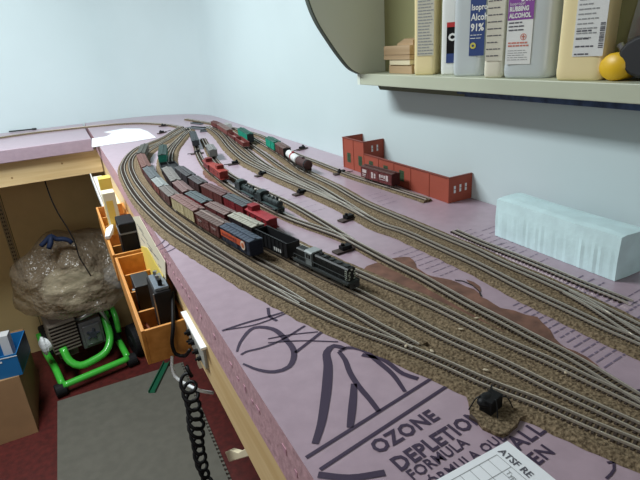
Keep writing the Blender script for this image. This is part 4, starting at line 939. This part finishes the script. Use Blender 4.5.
# cardboard box and blue box at far left
BXc = Zp(38.6,432,0); ang = 0
t = thing('cardboard_box', 'large brown cardboard box on the red floor at the left edge', 'box', (BXc.x, BXc.y, 0), ang)
bw, bd_, bh = .42, .45, .30
for nm, (x0,x1,y0,y1) in (('side_panel',(-bw,0,0,.004)),('side_panel',(-bw,0,bd_-.004,bd_)),('side_panel',(-.004,0,.0041,bd_-.0041)),('side_panel',(-bw,-bw+.004,.0041,bd_-.0041))):
    mb = MB(); mb.box(x0,x1,y0,y1,.0005,bh); obj(nm, mb, M_CARD, t)
mb = MB(); mb.box(-bw,0,0,bd_,bh+.0003,bh+.0035); obj('top_flap', mb, M_CARD, t)
mb = MB(); mb.box(-.1,.0004,.19,.25,bh+.0036,bh+.0040); mb.box(.0003,.0007,.19,.25,bh-.06,bh+.004); obj('packing_tape', mb, mat('tape_tan', (.42,.28,.14), .3), t)
q0 = Yp(14,395,2.19)
t = thing('blue_box', 'open blue box with papers inside on top of the cardboard box', 'box', (-.50, 2.30, bh+.0038), math.radians(-7)); M_BLUE = mat('blue_card', (.01,.15,.38), .5)
w, d, h = .13, .10, .105
for nm, (x0,x1,y0,y1) in (('side_panel',(-w,w,-d,-d+.003)),('side_panel',(-w,w,d-.003,d)),('side_panel',(-w,-w+.003,-d+.0031,d-.0031)),('side_panel',(w-.003,w,-d+.0031,d-.0031))):
    mb = MB(); mb.box(x0,x1,y0,y1,.0003,h); obj(nm, mb, M_BLUE, t)
mb = MB(); mb.box(-w+.003,w-.003,-d+.003,d-.003,.0003,.004); obj('bottom', mb, M_BLUE, t)
mb = MB(); mb.box(-w-.0005,w+.0005,-d-.0012,-d-.0001,h-.012,h-.0085); obj('white_stripe', mb, M_WHITE, t, 'white line below the rim')
mb = MB(); mb.box(w*.1,w*.55,-d-.0016,-d-.0012,h-.030,h-.022); obj('lettering', mb, M_WHITE, t)
mb = MB(); mb.box(w,w+.001,-d,d,.01,h); obj('side_print', mb, mat('navy_card', (.015,.03,.09), .5), t, 'darker printed side')
for i, (x, y, ww, dd, zz, hh, c, l) in enumerate([(-.03,.0,.10,.085,.0045,.115,(.34,.24,.16),'tan packet standing inside the blue box'),(.07,.03,.035,.05,.0045,.14,(.62,.62,.62),'white folded leaflet standing inside the blue box'),(-.04,-.02,.06,.05,.120,.012,(.03,.03,.03),'black small case lying on the tan packet in the blue box'),(-.09,.0,.012,.035,.121,.022,(.70,.26,.03),'orange small packet on top of the blue box contents')]):
    mm = Matrix.Translation((-.50,2.30,bh+.0038)) @ Matrix.Rotation(math.radians(-7),4,'Z')
    mb = MB(); mb.box(x-ww/2-.0,x+ww/2,y-dd/2,y+dd/2,zz,zz+hh,mm); tag(obj(['tan_packet','leaflet','small_case','orange_packet'][i], mb, mat('stuff_%d' % i, c, .6), bevel=.001), l, ['packet','leaflet','case','packet'][i])
# green framed engine
gx = Zp(66,396,0); hx = Zp(131,368,0)
ga = math.atan2(hx.y-gx.y, hx.x-gx.x)
t = thing('engine_unit', 'small petrol engine in a bright green tubular frame on the floor under the table', 'engine', (gx.x, gx.y+.01, 0), ga)
r = .017; GL = (hx-gx).length; M_TIRE = M_MATTE
def gt(pts, rad=r, lb=None):
    mb = MB(); mb.tube(crom([Vector(p) for p in pts], .02), rad, 12); obj('frame_tube', mb, M_GREEN, t, smooth=True)
gt([(.0,0,.055),(GL*.5,0,.055),(GL,0,.055)])
gt([(.0,.01,.055),(.0,.12,.10),(-.005,.26,.12),(-.005,.34,.20)])
gt([(GL,.012,.055),(GL+.005,.14,.09),(GL+.005,.30,.12)])
gt([(.055,.10,.20),(.065,.06,.135),(.10,.035,.105),(.17,.035,.105),(.235,.045,.12),(.275,.08,.16),(.285,.12,.22),(.285,.16,.26)], .0185)
gt([(.30,.16,.28),(.315,.20,.23),(.33,.26,.20)], .014); gt([(.335,.12,.16),(.34,.14,.24),(.345,.20,.28)], .014)
for x in (-.008, GL+.02):
    mb = MB(); mb.cyl((x-.03,.01,.034),(x+.02,.01,.034),.033,20); obj('rubber_foot' if x < 0 else 'wheel', mb, M_TIRE, t, bevel=.004)
mb = MB(); mb.cyl((GL+.055,.10,.09),(GL+.115,.10,.09),.089,28); mb.cyl((GL+.05,.10,.09),(GL+.12,.10,.09),.03,16); obj('wheel', mb, M_TIRE, t, 'large black wheel', bevel=.008)
mb = MB(); mb.box(.035,.125,.12,.24,.13,.33); cyl_ = obj('cylinder_block', mb, mat('engine_brown', (.10,.075,.06), .5), t)
mb = MB()
for k in range(9): mb.box(.018,.142,.098,.26,.175+k*.0185,.181+k*.0185)
obj('cooling_fins', mb, mat('fin_grey', (.26,.22,.18), .4, metal=.5), cyl_)
mb = MB(); mb.box(.152,.262,.115,.24,.135,.285); mb.box(.165,.25,.105,.115,.15,.265); eb = obj('engine_block', mb, M_DSTEEL, t, bevel=.006)
mb = MB()
for a in range(5):
    an = 2*math.pi*a/5; mb.cyl((.207,.104,.21),(.207+.032*math.cos(an),.104,.21+.032*math.sin(an)),.007,8)
mb.cyl((.207,.106,.21),(.207,.097,.21),.018,16); obj('starter_cover', mb, mat('starter_dark', (.04,.045,.06), .35), eb)
mb = MB(); mb.tube([(.145,.13,.305),(.20,.125,.315),(.265,.12,.325)], .013, 12); obj('chrome_pipe', mb, M_STEEL, t, smooth=True)
mb = MB(); mb.tube([(.268,.115,.36),(.270,.112,.32),(.285,.108,.27),(.296,.106,.235)], [.014,.012,.007,.006], 12); mb.sphere((.268,.115,.362),.020,12,8); obj('lever', mb, M_STEEL, t, smooth=True)
mb = MB(); mb.cyl((-.020,.10,.245),(-.004,.108,.245),.036,20,.036); mb.sphere((-.018,.10,.245),.034,14,8,(.5,.9,1.5)); obj('filter_cover', mb, M_WHITE, t, 'white oval cover')
mb = MB(); mb.box(-.0,.36,.25,.40,.10,.22); mb.box(.30,.345,.13,.24,.10,.19); obj('base_block', mb, M_MATTE, t, bevel=.01)
# plastic bag with cream bundle
def blob(c, r, sc, n=44, m=30, amp=.16, fr=2.4, seed=0, flat=None, wr=.0):
    vs = []; c = Vector(c)
    mb = MB(); mb.sphere((0,0,0), 1, n, m)
    out = []
    for v in mb.v:
        v = Vector(v); k = 1+amp*noise.noise(v*fr+Vector((seed,seed*2,0)))+wr*noise.noise(v*7+Vector((seed,0,3)))+wr*.6*abs(noise.noise(v*15+Vector((seed,0,9))))
        p = Vector((v.x*sc[0], v.y*sc[1], v.z*sc[2]))*r*k+c
        if flat is not None: p.z = max(p.z, flat)
        out.append(p)
    mb.v = [tuple(p) for p in out]; return mb
mb = blob((-.105,2.66,.500), .275, (1.02,.78,.86), amp=.24, fr=1.7, seed=3, flat=.350, wr=.035)
bm_ = mat('bag_film', (.38,.30,.21), .24, alpha=.42, bump=(16,1.0,.05), spec=1.0)
tag(obj('plastic_bag', mb, bm_, smooth=True), 'large translucent plastic bag resting on the green framed engine', 'bag')
mb = blob((-.135,2.60,.475), .13, (1.05,.8,.78), amp=.3, seed=11, flat=.37, wr=.03)
tag(obj('cream_bundle', mb, mat('cream_cloth', (.62,.54,.36), .8), smooth=True), 'cream bundle inside the translucent plastic bag, on its left', 'bundle')
mb = blob((.075,2.62,.465), .075, (.8,.8,.9), amp=.3, seed=21, flat=.37, wr=.03)
tag(obj('grey_bundle', mb, mat('grey_cloth', (.32,.32,.31), .8), smooth=True), 'small grey bundle inside the plastic bag, at its lower right', 'bundle')
mb = MB(); pp = [Yp(u,v,2.50) for u, v in ((41,246),(46,241),(51,236),(56,239),(62,239),(68,240),(72,243))]
mb.tube(crom(pp, .01), .011, 10); mb.tube(crom([pp[2]+Vector((0,0,0)), pp[2]+Vector((-.01,-.02,-.03)), pp[0]+Vector((.03,-.02,-.012))], .01), .012, 10)
tag(obj('blue_tie', mb, mat('navy_cloth', (.006,.018,.06), .7), smooth=True), 'crumpled dark blue cloth tie on top of the plastic bag', 'tie')
mb = MB(); mb.tube(crom([Yp(u,v,2.38) for u, v in ((44,178),(50,196),(58,213),(68,229),(75,243),(79,256),(86,268),(91,276))], .012), .0028, 6)
tag(obj('hanging_cord', mb, M_MATTE, smooth=True), 'thin dark cord hanging from under the table extension over the bag', 'cord')
# slotted standard on the lower wall
p1, p2 = Yp(3,190,WY-.006), Yp(16,260,WY-.006); t = thing('shelf_standard', 'tan slotted metal shelf standard on the lower back wall', 'shelf standard', (p2.x, WY-.0062, p2.z)); o = Vector(t.location)
mb = MB(); mb.box(p2.x-.013, p2.x+.013, WY-.0125, WY-.0063, .45, 1.05); obj('channel', mb, mat('standard_tan', (.38,.30,.16), .5), t, off=o)
mb = MB()
for k in range(28): z = .46+k*.021; mb.box(p2.x-.007, p2.x-.002, WY-.0130, WY-.0126, z, z+.010); mb.box(p2.x+.002, p2.x+.007, WY-.0130, WY-.0126, z, z+.010)
obj('slots', mb, mat('slot_dark', (.05,.04,.02), .8), t, off=o)
mb = MB(); mb.box(p2.x+.018, p2.x+.0205, WY-.0064, WY-.0061, .02, 1.05); obj('wall_seam', mb, MATS['slot_dark'], t, off=o)
# green strip on floor
a, b = Zp(152,393,.011), Zp(167,363,.011); d = b-a; t = thing('green_rail', 'dark green flat metal channel lying on the grey mat below the tray', 'channel', (a.x,a.y,.0107), math.atan2(d.y,d.x))
mb = MB(); mb.box(0,d.length,-.017,.017,0,.003); obj('plate', mb, mat('dark_green', (.01,.10,.05), .45), t)
for s in (-1,1):
    mb = MB(); mb.box(0,d.length,min(s*.017,s*.013),max(s*.017,s*.013),.0031,.014); obj('flange', mb, MATS['dark_green'], t)

# ------------------------------------------------------------------ light, camera, view
def area(name, loc, target, size, size_y, power, col):
    l = bpy.data.lights.new(name, 'AREA'); l.shape = 'RECTANGLE'; l.size = size; l.size_y = size_y; l.energy = power; l.color = col
    o = bpy.data.objects.new(name, l); COL.objects.link(o); o.location = loc
    o.rotation_euler = (Vector(target)-Vector(loc)).to_track_quat('-Z', 'Y').to_euler(); return o
L1 = area('ceiling_lamp', (-.45, 1.60, 2.42), (-.45, 1.60, 0), .30, 1.1, 49, (.90, .97, 1.0)); L1.data.spread = math.radians(175)
area('fill_light', (-1.5, -1.35, 1.75), (.6, .9, 1.5), 1.0, .9, 9, (1.0, .98, .93))  # soft fill added behind the camera, no doorway there; lifts end panel and bottles
w = bpy.data.worlds.new('room_ambient'); S.world = w; w.use_nodes = True
w.node_tree.nodes['Background'].inputs['Color'].default_value = (1.0, .93, .86, 1); w.node_tree.nodes['Background'].inputs['Strength'].default_value = .04
cam = bpy.data.cameras.new('camera'); co = bpy.data.objects.new('camera', cam); COL.objects.link(co)
cam.sensor_width = 36; cam.lens = FPX/640*36; cam.clip_start = .01
mx = Matrix.Identity(4)
for i in range(3): mx[i][0], mx[i][1], mx[i][2] = RT[i], -DN[i], -FW[i]
mx.translation = EYE; co.matrix_world = mx; S.camera = co
vs_ = S.view_settings; S.display_settings.display_device = 'sRGB'; vs_.view_transform = 'Standard'; vs_.look = 'None'; vs_.gamma = 1; vs_.use_curve_mapping = False; vs_.exposure = 0
